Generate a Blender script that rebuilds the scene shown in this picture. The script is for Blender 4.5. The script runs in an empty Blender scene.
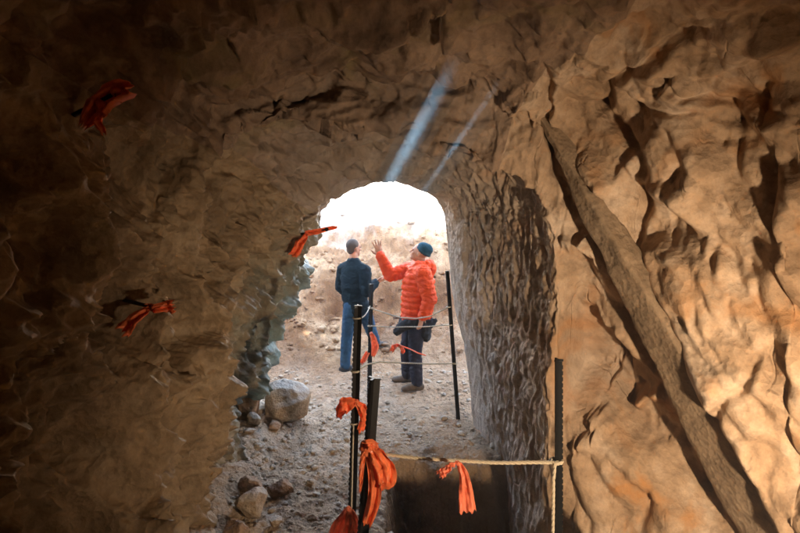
import bpy, bmesh, math, random
import numpy as np
from mathutils import Vector, Matrix, Quaternion
from mathutils.bvhtree import BVHTree

random.seed(7)
RNG = np.random.default_rng(11)
S = bpy.context.scene
COL = S.collection
EYE = 2.2            # camera height above the tunnel floor
F = 533.33           # focal length in photo pixels (24 mm on 36 mm)
HY = 205.0           # horizon row of the photo


def P(x, y, d):
    """photo pixel (x, y) seen at a distance d -> point in the cave"""
    return Vector(((x - 400) / F * d, d, EYE - (y - HY) / F * d))


# ------------------------------------------------------------------ noise
def _h(ix, iy, iz, s):
    h = (ix.astype(np.int64) * 374761393 + iy.astype(np.int64) * 668265263 +
         iz.astype(np.int64) * 2147483647 + s * 974634777) & 0xFFFFFFFF
    h = ((h ^ (h >> 13)) * 1274126177) & 0xFFFFFFFF
    h = ((h ^ (h >> 16)) * 2246822519) & 0xFFFFFFFF
    h = h ^ (h >> 15)
    return (h & 0xFFFFFF).astype(np.float32) / 16777216.0


def vnoise(p, s=0):
    i = np.floor(p).astype(np.int64)
    f = (p - i).astype(np.float32)
    f = f * f * f * (f * (f * 6 - 15) + 10)
    r = np.zeros(len(p), np.float32)
    for a in (0, 1):
        wa = f[:, 0] if a else 1 - f[:, 0]
        for b in (0, 1):
            wb = f[:, 1] if b else 1 - f[:, 1]
            for c in (0, 1):
                wc = f[:, 2] if c else 1 - f[:, 2]
                r += wa * wb * wc * _h(i[:, 0] + a, i[:, 1] + b, i[:, 2] + c, s)
    return r * 2 - 1


def fbm(p, s=0, o=4, g=0.5):
    a, t, n = 1.0, 0, 0
    r = np.zeros(len(p), np.float32)
    q = p.copy()
    for k in range(o):
        r += a * vnoise(q, s + k * 17)
        n += a
        a *= g
        q = q * 2.03 + 13.7
    return r / n


def warp(p, amp, scale, s):
    q = p.copy()
    for k in range(3):
        q[:, k] += amp * fbm(p / scale + 31.3 * k, s + k * 5, 3)
    return q


def worley(p, s=0, jit=0.95):
    """returns F1, F2, offset to nearest point (3) and its cell hash (3)"""
    i = np.floor(p).astype(np.int64)
    n = len(p)
    F1 = np.full(n, 9., np.float32); F2 = np.full(n, 9., np.float32)
    off = np.zeros((n, 3), np.float32); rnd = np.zeros((n, 3), np.float32)
    for a in (-1, 0, 1):
        for b in (-1, 0, 1):
            for c in (-1, 0, 1):
                X, Y, Z = i[:, 0] + a, i[:, 1] + b, i[:, 2] + c
                r0, r1, r2 = _h(X, Y, Z, s), _h(X, Y, Z, s + 1), _h(X, Y, Z, s + 2)
                d = np.stack([p[:, 0] - X - .5 - (r0 - .5) * jit, p[:, 1] - Y - .5 - (r1 - .5) * jit,
                              p[:, 2] - Z - .5 - (r2 - .5) * jit], 1).astype(np.float32)
                D = np.sqrt((d * d).sum(1))
                m = D < F1
                F2 = np.where(m, F1, np.minimum(F2, D))
                F1 = np.where(m, D, F1)
                off[m] = d[m]
                rnd[m] = np.stack([r0[m], r1[m], r2[m]], 1)
    rnd = (rnd * 7.31 + rnd[:, [1, 2, 0]] * 3.77) % 1.0
    return F1, F2, off, rnd


def sst(a, b, x):
    t = np.clip((x - a) / (b - a), 0, 1)
    return t * t * (3 - 2 * t)


def facets(p, cell, s, tilt=1.0, step=.5, crack=.35, cw=.07):
    """broken rock: one tilted plane per block, deep joints between blocks"""
    F1, F2, off, rnd = worley(p / cell, s)
    g = (rnd - .5) * 2 * tilt
    h = (off * g).sum(1) + (rnd[:, 0] - .5) * step
    return h - crack * (1 - sst(0, cw, F2 - F1))


def poly(p, cell, s, tilt=.8, k=.9, step=.5, conc=True):
    """chiselled faces: nearly flat tilted facets meeting in sharp arrises (conc) or in joints"""
    q = p / cell; i = np.floor(q).astype(np.int64)
    out = np.full(len(p), 9., np.float32) if conc else np.full(len(p), -9., np.float32)
    for a in (-1, 0, 1):
        for b in (-1, 0, 1):
            for c in (-1, 0, 1):
                X, Y, Z = i[:, 0] + a, i[:, 1] + b, i[:, 2] + c
                r0, r1, r2 = _h(X, Y, Z, s), _h(X, Y, Z, s + 1), _h(X, Y, Z, s + 2)
                dx = q[:, 0] - X - .5 - (r0 - .5) * .95; dy = q[:, 1] - Y - .5 - (r1 - .5) * .95; dz = q[:, 2] - Z - .5 - (r2 - .5) * .95
                g0, g1, g2 = (r0 * 7.31 + r1 * 3.77) % 1 - .5, (r1 * 7.31 + r2 * 3.77) % 1 - .5, (r2 * 7.31 + r0 * 3.77) % 1 - .5
                pl = ((r0 * 5.13 + r2 * 9.7) % 1 - .5) * step + 2 * tilt * (g0 * dx + g1 * dy + g2 * dz)
                d2 = k * (dx * dx + dy * dy + dz * dz)
                out = np.minimum(out, pl + d2) if conc else np.maximum(out, pl - d2)
    return out


def crumple(p, cell, s, o=3):
    """creased like crushed paper: sharp arrises, flat-ish faces"""
    r = np.zeros(len(p), np.float32); a = 1.0; q = p / cell
    for k in range(o):
        r += a * (.5 - np.abs(vnoise(q + 7.7 * k, s + 13 * k)) * 1.6)
        a *= .48; q = q[:, [1, 2, 0]] * 1.97
    return r


def scoops(p, cell, s):
    F1, F2, off, rnd = worley(p / cell, s)
    return F1 * F1 + (rnd[:, 0] - .5) * .35


# ------------------------------------------------------------------ objects
def tag(o, label=None, cat=None, group=None, kind=None):
    if label: o['label'] = label
    if cat: o['category'] = cat
    if group: o['group'] = group
    if kind: o['kind'] = kind
    return o


def link_mesh(name, verts, faces, mat, parent=None, smooth=True):
    me = bpy.data.meshes.new(name)
    if isinstance(verts, np.ndarray) and isinstance(faces, np.ndarray):
        nv, nf, k = len(verts), len(faces), faces.shape[1]
        me.vertices.add(nv); me.vertices.foreach_set('co', verts.astype(np.float32).ravel())
        me.loops.add(nf * k); me.loops.foreach_set('vertex_index', faces.astype(np.int32).ravel())
        me.polygons.add(nf); me.polygons.foreach_set('loop_start', np.arange(0, nf * k, k, dtype=np.int32))
        me.update(calc_edges=True)
    else:
        me.from_pydata([tuple(v) for v in verts], [], [tuple(f) for f in faces])
    me.validate()
    if smooth:
        me.polygons.foreach_set('use_smooth', np.ones(len(me.polygons), dtype=bool))
    if mat: me.materials.append(mat)
    o = bpy.data.objects.new(name, me)
    COL.objects.link(o)
    if parent: o.parent = parent
    return o


def empty(name, loc=(0, 0, 0), rz=0):
    o = bpy.data.objects.new(name, None)
    o.location = loc; o.rotation_euler = (0, 0, rz); o.empty_display_size = .1
    COL.objects.link(o)
    return o


class MB:
    def __init__(self): self.v, self.f = [], []

    def add(self, vs, fs):
        n = len(self.v)
        self.v += [Vector(v) for v in vs]
        self.f += [tuple(i + n for i in f) for f in fs]

    def box(self, c, sx, sy, sz, rot=None):
        c = Vector(c); pts = []
        for z in (-1, 1):
            for y in (-1, 1):
                for x in (-1, 1):
                    q = Vector((x * sx / 2, y * sy / 2, z * sz / 2))
                    if rot: q = rot @ q
                    pts.append(c + q)
        self.add(pts, [(0, 2, 3, 1), (4, 5, 7, 6), (0, 1, 5, 4), (2, 6, 7, 3), (0, 4, 6, 2), (1, 3, 7, 5)])

    def tube(self, pts, rad, n=10, caps=True):
        pts = [Vector(p) for p in pts]
        if not hasattr(rad, '__len__'): rad = [rad] * len(pts)
        vs, fs = [], []
        up = Vector((0, 0, 1)); prev = None
        for i, p in enumerate(pts):
            t = (pts[min(i + 1, len(pts) - 1)] - pts[max(i - 1, 0)]).normalized()
            if prev is None:
                a = t.cross(up)
                if a.length < .05: a = t.cross(Vector((1, 0, 0)))
            else:
                a = prev - t * prev.dot(t)
            a.normalize(); prev = a; b = t.cross(a)
            for k in range(n):
                w = 2 * math.pi * k / n
                vs.append(p + (a * math.cos(w) + b * math.sin(w)) * rad[i])
        for i in range(len(pts) - 1):
            for k in range(n):
                k2 = (k + 1) % n
                fs.append((i * n + k, i * n + k2, (i + 1) * n + k2, (i + 1) * n + k))
        if caps:
            fs.append(tuple(range(n - 1, -1, -1)))
            m = (len(pts) - 1) * n
            fs.append(tuple(range(m, m + n)))
        self.add(vs, fs)

    def ell(self, c, r, rot=None, nu=20, nv=12):
        c = Vector(c); vs, fs = [], []
        if not hasattr(r, '__len__'): r = (r, r, r)
        for j in range(1, nv):
            th = math.pi * j / nv
            for i in range(nu):
                ph = 2 * math.pi * i / nu
                q = Vector((r[0] * math.sin(th) * math.cos(ph), r[1] * math.sin(th) * math.sin(ph), r[2] * math.cos(th)))
                if rot: q = rot @ q
                vs.append(c + q)
        top, bot = Vector((0, 0, r[2])), Vector((0, 0, -r[2]))
        if rot: top, bot = rot @ top, rot @ bot
        vs += [c + top, c + bot]
        T, B = len(vs) - 2, len(vs) - 1
        for j in range(nv - 2):
            for i in range(nu):
                i2 = (i + 1) % nu
                fs.append((j * nu + i, (j + 1) * nu + i, (j + 1) * nu + i2, j * nu + i2))
        for i in range(nu):
            i2 = (i + 1) % nu
            fs.append((T, i, i2)); fs.append((B, (nv - 2) * nu + i2, (nv - 2) * nu + i))
        self.add(vs, fs)

    def limb(self, pts, rads, n=14, step=.02):
        """tapered rounded limb through the joints"""
        pts = [Vector(p) for p in pts]
        q, r = [], []
        for i in range(len(pts) - 1):
            L = (pts[i + 1] - pts[i]).length; m = max(2, int(L / step))
            for k in range(m):
                t = k / m
                q.append(pts[i].lerp(pts[i + 1], t)); r.append(rads[i] * (1 - t) + rads[i + 1] * t)
        q.append(pts[-1]); r.append(rads[-1])
        self.tube(q, r, n)
        for p, rr in zip(pts, rads): self.ell(p, rr, None, 12, 8)

    def build(self, name, mat, parent=None, smooth=True):
        return link_mesh(name, self.v, self.f, mat, parent, smooth)

    def fuse(self, name, mat, parent=None, voxel=.007, smooth=4, fac=.5, deform=None):
        """melt the overlapping pieces into one continuous skin"""
        o = link_mesh('tmp', self.v, self.f, None)
        m = o.modifiers.new('r', 'REMESH'); m.mode = 'VOXEL'; m.voxel_size = voxel
        if smooth:
            m = o.modifiers.new('s', 'SMOOTH'); m.iterations = smooth; m.factor = fac
        dg = bpy.context.evaluated_depsgraph_get()
        me = bpy.data.meshes.new_from_object(o.evaluated_get(dg))
        bpy.data.objects.remove(o)
        me.name = name
        if deform:
            n = len(me.vertices)
            co = np.empty(n * 3, np.float32); me.vertices.foreach_get('co', co); co = co.reshape(-1, 3)
            no = np.empty(n * 3, np.float32); me.vertices.foreach_get('normal', no); no = no.reshape(-1, 3)
            me.vertices.foreach_set('co', (co + no * deform(co)[:, None]).astype(np.float32).ravel())
            me.update()
        me.polygons.foreach_set('use_smooth', np.ones(len(me.polygons), dtype=bool))
        me.materials.clear(); me.materials.append(mat)
        r = bpy.data.objects.new(name, me); COL.objects.link(r)
        if parent: r.parent = parent
        return r


# ------------------------------------------------------------------ materials
def new_mat(name):
    m = bpy.data.materials.new(name); m.use_nodes = True
    nt = m.node_tree; nt.nodes.clear()
    out = nt.nodes.new('ShaderNodeOutputMaterial')
    bs = nt.nodes.new('ShaderNodeBsdfPrincipled')
    nt.links.new(bs.outputs[0], out.inputs[0])
    return m, nt, bs


def N(nt, typ, **kw):
    n = nt.nodes.new(typ)
    for k, v in kw.items():
        if k in n.inputs: n.inputs[k].default_value = v
        else: setattr(n, k, v)
    return n


def ramp(nt, fac, stops):
    r = nt.nodes.new('ShaderNodeValToRGB')
    e = r.color_ramp.elements
    while len(e) < len(stops): e.new(.5)
    for i, (p, c) in enumerate(stops):
        e[i].position = p
        e[i].color = (c[0], c[1], c[2], 1) if hasattr(c, '__len__') else (c, c, c, 1)
    nt.links.new(fac, r.inputs[0])
    return r.outputs[0]


def mixc(nt, fac, a, b, mode='MIX'):
    m = nt.nodes.new('ShaderNodeMix'); m.data_type = 'RGBA'; m.blend_type = mode
    for sock, v in ((m.inputs[0], fac), (m.inputs[6], a), (m.inputs[7], b)):
        if hasattr(v, 'is_output'): nt.links.new(v, sock)
        elif hasattr(v, '__len__'): sock.default_value = (v[0], v[1], v[2], 1)
        else: sock.default_value = v
    return m.outputs[2]


def rock_mat(name, base, dark, pale, stain=None, stain_amt=.0, rough=.72, bump=.5, scale=1.0, spec=.3, dust=None, cracks=0.):
    m, nt, bs = new_mat(name)
    geo = N(nt, 'ShaderNodeNewGeometry'); pos = geo.outputs['Position']
    n1 = N(nt, 'ShaderNodeTexNoise', Scale=2.2 * scale, Detail=6., Roughness=.6); nt.links.new(pos, n1.inputs['Vector'])
    n2 = N(nt, 'ShaderNodeTexNoise', Scale=14 * scale, Detail=7., Roughness=.65); nt.links.new(pos, n2.inputs['Vector'])
    n3 = N(nt, 'ShaderNodeTexNoise', Scale=70 * scale, Detail=6., Roughness=.7); nt.links.new(pos, n3.inputs['Vector'])
    c = ramp(nt, n1.outputs[0], [(.30, dark), (.5, base), (.72, pale)])
    c = mixc(nt, .55, c, ramp(nt, n2.outputs[0], [(.3, (.45, .42, .4)), (.5, (.95, .95, .95)), (.75, (1.25, 1.2, 1.12))]), 'MULTIPLY')
    c = mixc(nt, .35, c, ramp(nt, n3.outputs[0], [(.3, (.6, .58, .55)), (.6, (1.1, 1.1, 1.1))]), 'MULTIPLY')
    if stain:
        ns = N(nt, 'ShaderNodeTexNoise', Scale=1.9, Detail=5., Roughness=.55, Distortion=.8)
        mp = N(nt, 'ShaderNodeMapping'); mp.inputs['Location'].default_value = (3.1, 7.7, 1.2)
        nt.links.new(pos, mp.inputs[0]); nt.links.new(mp.outputs[0], ns.inputs['Vector'])
        f = ramp(nt, ns.outputs[0], [(.56, 0.), (.70, stain_amt)])
        c = mixc(nt, f, c, stain)
    if dust:       # pale dust lying on what faces up
        sx = N(nt, 'ShaderNodeSeparateXYZ'); nt.links.new(geo.outputs['Normal'], sx.inputs[0])
        f = ramp(nt, sx.outputs[2], [(.35, 0.), (.85, .7)])
        c = mixc(nt, f, c, dust)
    nt.links.new(c, bs.inputs['Base Color'])
    bs.inputs['Roughness'].default_value = rough
    bs.inputs['Specular IOR Level'].default_value = spec
    # fine chips and grain
    v = N(nt, 'ShaderNodeTexVoronoi', Scale=26 * scale); v.feature = 'F1'
    nw = N(nt, 'ShaderNodeTexNoise', Scale=9 * scale, Detail=3.); nt.links.new(pos, nw.inputs['Vector'])
    wp = mixc(nt, .018, pos, nw.outputs['Color'], 'LINEAR_LIGHT'); nt.links.new(wp, v.inputs['Vector'])
    b0 = None
    if cracks:      # hairline fractures, here and there
        mpc = N(nt, 'ShaderNodeMapping'); mpc.inputs['Scale'].default_value = (1, 1, .45); mpc.inputs['Rotation'].default_value = (.3, .5, 0); nt.links.new(pos, mpc.inputs[0])
        vc = N(nt, 'ShaderNodeTexVoronoi', Scale=4. * scale); vc.feature = 'DISTANCE_TO_EDGE'
        nk = N(nt, 'ShaderNodeTexNoise', Scale=3 * scale, Detail=3.); nt.links.new(pos, nk.inputs['Vector'])
        wk = mixc(nt, .06, mpc.outputs[0], nk.outputs['Color'], 'LINEAR_LIGHT'); nt.links.new(wk, vc.inputs['Vector'])
        fk = mixc(nt, ramp(nt, nk.outputs[0], [(.54, 0.), (.64, 1.)]), (1, 1, 1), ramp(nt, vc.outputs['Distance'], [(0., 0.), (.03, 1.)]))
        b0 = N(nt, 'ShaderNodeBump', Strength=cracks, Distance=.015); nt.links.new(fk, b0.inputs['Height'])
    b1 = N(nt, 'ShaderNodeBump', Strength=bump, Distance=.012); nt.links.new(v.outputs['Distance'], b1.inputs['Height'])
    b2 = N(nt, 'ShaderNodeBump', Strength=bump, Distance=.012); nt.links.new(n2.outputs[0], b2.inputs['Height'])
    b3 = N(nt, 'ShaderNodeBump', Strength=min(1, bump * 1.4), Distance=.006); nt.links.new(n3.outputs[0], b3.inputs['Height'])
    nt.links.new(b0.outputs[0], b1.inputs['Normal']) if b0 else None; nt.links.new(b1.outputs[0], b2.inputs['Normal']); nt.links.new(b2.outputs[0], b3.inputs['Normal'])
    nt.links.new(b3.outputs[0], bs.inputs['Normal'])
    return m


def plain_mat(name, col, rough=.7, var=.25, scale=30., bump=.2, dist=.003, metal=0., spec=.4, sheen=0., trans=0.):
    m, nt, bs = new_mat(name)
    tc = N(nt, 'ShaderNodeTexCoord')
    n = N(nt, 'ShaderNodeTexNoise', Scale=scale, Detail=5., Roughness=.6); nt.links.new(tc.outputs['Object'], n.inputs['Vector'])
    lo = tuple(c * (1 - var) for c in col); hi = tuple(min(1, c * (1 + var)) for c in col)
    c = ramp(nt, n.outputs[0], [(.3, lo), (.7, hi)])
    nt.links.new(c, bs.inputs['Base Color'])
    bs.inputs['Roughness'].default_value = rough; bs.inputs['Metallic'].default_value = metal
    bs.inputs['Specular IOR Level'].default_value = spec
    if sheen: bs.inputs['Sheen Weight'].default_value = sheen
    b = N(nt, 'ShaderNodeBump', Strength=bump, Distance=dist); nt.links.new(n.outputs[0], b.inputs['Height'])
    nt.links.new(b.outputs[0], bs.inputs['Normal'])
    if trans:
        tr = N(nt, 'ShaderNodeBsdfTranslucent'); nt.links.new(c, tr.inputs[0])
        mx = N(nt, 'ShaderNodeMixShader'); mx.inputs[0].default_value = trans
        nt.links.new(bs.outputs[0], mx.inputs[1]); nt.links.new(tr.outputs[0], mx.inputs[2])
        nt.links.new(mx.outputs[0], nt.nodes['Material Output'].inputs[0])
    return m


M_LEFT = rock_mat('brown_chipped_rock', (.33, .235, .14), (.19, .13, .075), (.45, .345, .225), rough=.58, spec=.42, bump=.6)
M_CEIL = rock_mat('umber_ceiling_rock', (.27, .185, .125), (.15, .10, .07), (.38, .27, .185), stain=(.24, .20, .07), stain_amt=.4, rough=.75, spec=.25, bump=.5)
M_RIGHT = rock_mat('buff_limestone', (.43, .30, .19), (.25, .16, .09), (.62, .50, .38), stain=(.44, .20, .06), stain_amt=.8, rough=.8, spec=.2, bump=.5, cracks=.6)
M_FLOOR = rock_mat('dusty_floor', (.46, .345, .24), (.33, .235, .15), (.60, .50, .39), rough=.9, bump=.7, scale=1.6, spec=.15)
nt_ = M_FLOOR.node_tree; bs_ = nt_.nodes['Principled BSDF']
g_ = N(nt_, 'ShaderNodeNewGeometry'); sx_ = N(nt_, 'ShaderNodeSeparateXYZ'); nt_.links.new(g_.outputs['Position'], sx_.inputs[0])
n_ = N(nt_, 'ShaderNodeTexNoise', Scale=.9, Detail=5., Roughness=.6); nt_.links.new(g_.outputs['Position'], n_.inputs['Vector'])
ad_ = N(nt_, 'ShaderNodeMath', operation='MULTIPLY_ADD'); nt_.links.new(n_.outputs[0], ad_.inputs[0]); ad_.inputs[1].default_value = 4.; nt_.links.new(sx_.outputs[1], ad_.inputs[2])
mr_ = N(nt_, 'ShaderNodeMapRange'); mr_.inputs[1].default_value = 7.6; mr_.inputs[2].default_value = 9.6; nt_.links.new(ad_.outputs[0], mr_.inputs[0])
old_ = bs_.inputs['Base Color'].links[0].from_socket
earth_dim_ = mixc(nt_, 1., old_, ramp(nt_, n_.outputs[0], [(.38, (.36, .225, .13)), (.50, (.54, .39, .265)), (.60, (.85, .73, .59))]), 'MULTIPLY')  # brown earth outside, darkened as well to offset the stronger daylight there
nt_.links.new(mixc(nt_, mr_.outputs[0], old_, earth_dim_), bs_.inputs['Base Color'])


def daylight_tint(mat, axis_off, y0, y1, col, amt, zlim=None, scale=2.4):
    """paints daylight into the base colour from some way along the passage"""
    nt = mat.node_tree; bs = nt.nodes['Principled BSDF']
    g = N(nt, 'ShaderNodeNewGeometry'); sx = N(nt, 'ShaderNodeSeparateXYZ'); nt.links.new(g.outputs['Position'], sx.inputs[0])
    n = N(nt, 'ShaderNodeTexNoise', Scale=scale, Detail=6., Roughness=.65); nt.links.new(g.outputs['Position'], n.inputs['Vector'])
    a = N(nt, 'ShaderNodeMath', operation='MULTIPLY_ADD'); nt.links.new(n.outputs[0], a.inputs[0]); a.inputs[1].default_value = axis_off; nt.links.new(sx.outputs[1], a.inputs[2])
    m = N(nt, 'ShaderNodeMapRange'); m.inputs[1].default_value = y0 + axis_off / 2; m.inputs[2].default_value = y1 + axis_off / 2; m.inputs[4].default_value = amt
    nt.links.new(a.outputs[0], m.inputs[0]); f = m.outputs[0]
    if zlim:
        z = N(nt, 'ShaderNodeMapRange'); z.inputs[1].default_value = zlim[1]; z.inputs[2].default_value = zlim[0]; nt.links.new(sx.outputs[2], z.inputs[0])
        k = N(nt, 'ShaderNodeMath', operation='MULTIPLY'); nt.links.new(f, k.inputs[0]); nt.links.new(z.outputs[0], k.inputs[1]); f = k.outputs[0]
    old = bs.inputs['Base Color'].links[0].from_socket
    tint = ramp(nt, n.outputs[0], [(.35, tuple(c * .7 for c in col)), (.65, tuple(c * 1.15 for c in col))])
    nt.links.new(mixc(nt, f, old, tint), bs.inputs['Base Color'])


daylight_tint(M_LEFT, 2.4, 3.7, 5.5, (.15, .33, .36), .6, (1.2, 2.5), 6.)  # blue-teal skylight near the mouth, put into the wall colour
daylight_tint(M_FLOOR, 1.2, 10.0, 10.9, (.74, .71, .65), .85)  # sunlit part of the slope, whitened in its colour to bounce more light
daylight_tint(M_CEIL, .8, 3.2, 5.4, (.44, .395, .35), .85, None, 4.)  # glow of daylight round the mouth, put into the ceiling colour
daylight_tint(M_RIGHT, .6, 3.3, 4.6, (.50, .435, .37), .7)  # daylight on the inner wall, put into its colour
nt_ = M_FLOOR.node_tree; bs_ = nt_.nodes['Principled BSDF']     # very dark brown below floor level in the pit
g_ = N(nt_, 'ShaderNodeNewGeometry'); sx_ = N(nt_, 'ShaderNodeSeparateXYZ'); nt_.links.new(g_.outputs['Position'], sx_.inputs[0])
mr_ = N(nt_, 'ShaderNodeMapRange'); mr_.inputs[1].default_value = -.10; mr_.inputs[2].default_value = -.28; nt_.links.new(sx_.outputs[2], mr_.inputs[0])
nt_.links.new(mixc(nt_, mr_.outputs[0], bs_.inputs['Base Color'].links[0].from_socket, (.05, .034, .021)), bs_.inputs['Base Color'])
nt_ = M_FLOOR.node_tree; bs_ = nt_.nodes['Principled BSDF']     # trodden brown soil on the side of the pit
g_ = N(nt_, 'ShaderNodeNewGeometry'); sx_ = N(nt_, 'ShaderNodeSeparateXYZ'); nt_.links.new(g_.outputs['Position'], sx_.inputs[0])
n_ = N(nt_, 'ShaderNodeTexNoise', Scale=2.6, Detail=6., Roughness=.65); nt_.links.new(g_.outputs['Position'], n_.inputs['Vector'])
ad_ = N(nt_, 'ShaderNodeMath', operation='MULTIPLY_ADD'); nt_.links.new(n_.outputs[0], ad_.inputs[0]); ad_.inputs[1].default_value = 1.6; nt_.links.new(sx_.outputs[0], ad_.inputs[2])
mr_ = N(nt_, 'ShaderNodeMapRange'); mr_.inputs[1].default_value = .25; mr_.inputs[2].default_value = 1.1; mr_.inputs[4].default_value = .85; nt_.links.new(ad_.outputs[0], mr_.inputs[0])
my_ = N(nt_, 'ShaderNodeMapRange'); my_.inputs[1].default_value = 8.6; my_.inputs[2].default_value = 7.0; nt_.links.new(sx_.outputs[1], my_.inputs[0])
mm_ = N(nt_, 'ShaderNodeMath', operation='MULTIPLY'); nt_.links.new(mr_.outputs[0], mm_.inputs[0]); nt_.links.new(my_.outputs[0], mm_.inputs[1])
nt_.links.new(mixc(nt_, mm_.outputs[0], bs_.inputs['Base Color'].links[0].from_socket, ramp(nt_, n_.outputs[0], [(.35, (.22, .14, .08)), (.65, (.38, .27, .175))])), bs_.inputs['Base Color'])
M_GRAV = rock_mat('loose_gravel', (.43, .355, .27), (.30, .23, .16), (.57, .50, .42), rough=.85, bump=.4, scale=2.)
M_STONE = rock_mat('fallen_stone', (.40, .30, .20), (.26, .18, .11), (.52, .43, .33), rough=.75, bump=.5, scale=1.8, dust=(.52, .48, .43))
M_RED = rock_mat('reddish_stone', (.34, .225, .145), (.24, .15, .09), (.43, .30, .20), rough=.8, bump=.5, scale=1.8)
M_SLAB = rock_mat('shaded_slab_rock', (.27, .195, .125), (.17, .12, .075), (.36, .27, .18), rough=.8, bump=.45, scale=1.3, spec=.2)  # same rock as the wall, colour darkened for a face in shade
M_POST = plain_mat('dark_painted_steel', (.006, .006, .0065), .5, .4, 60, .2, .001, spec=.3)
M_IRON = plain_mat('dark_iron', (.02, .014, .014), .5, .4, 60, .2, .001, .4)
M_ROPE = plain_mat('cream_rope', (.50, .43, .31), .85, .25, 200, .3, .001)
M_CORD = plain_mat('pale_cord', (.45, .42, .34), .8, .2, 200, .2, .001)
M_TAPE = plain_mat('orange_flagging_tape', (.95, .27, .11), .35, .12, 40, .15, .002, spec=.5, trans=.45)
M_TAPER = plain_mat('red_flagging_tape', (.95, .24, .09), .35, .2, 40, .15, .002, spec=.5, trans=.35)
M_TAPEP = plain_mat('pink_flagging_tape', (.95, .32, .18), .35, .12, 40, .15, .002, spec=.5, trans=.45)
M_SKIN = plain_mat('skin', (.42, .22, .14), .55, .1, 25, .1, .001)
M_HAIR = plain_mat('short_grey_brown_hair', (.05, .035, .025), .7, .4, 120, .4, .002)
M_NAVY = plain_mat('dark_teal_jacket', (.004, .012, .017), .85, .25, 18, .35, .006, spec=.15)
M_JEANS = plain_mat('blue_denim', (.014, .060, .125), .85, .25, 40, .4, .003)
M_REDJ = plain_mat('red_orange_puffer', (.64, .066, .010), .6, .1, 22, .3, .004, spec=.2)
M_BEAN = plain_mat('teal_knit', (.010, .055, .085), .9, .3, 90, .5, .003)
M_TROU = plain_mat('dark_navy_cloth', (.011, .011, .024), .8, .3, 30, .4, .004)
M_WRAP = plain_mat('black_fleece', (.012, .013, .016), .9, .3, 50, .4, .004)
M_SHOE = plain_mat('brown_boot_leather', (.10, .07, .045), .7, .35, 40, .3, .003)
M_DSHOE = plain_mat('dark_shoe_leather', (.035, .028, .025), .6, .35, 40, .3, .003)
M_SOLE = plain_mat('grey_rubber_sole', (.14, .13, .12), .8, .2, 40, .2, .002)
M_EYE = plain_mat('dark_eye', (.02, .015, .012), .3, .1, 40, 0, .001)
M_LAMPB = plain_mat('yellow_lamp_housing', (.60, .38, .03), .45, .1, 30, .1, .001)

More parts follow.
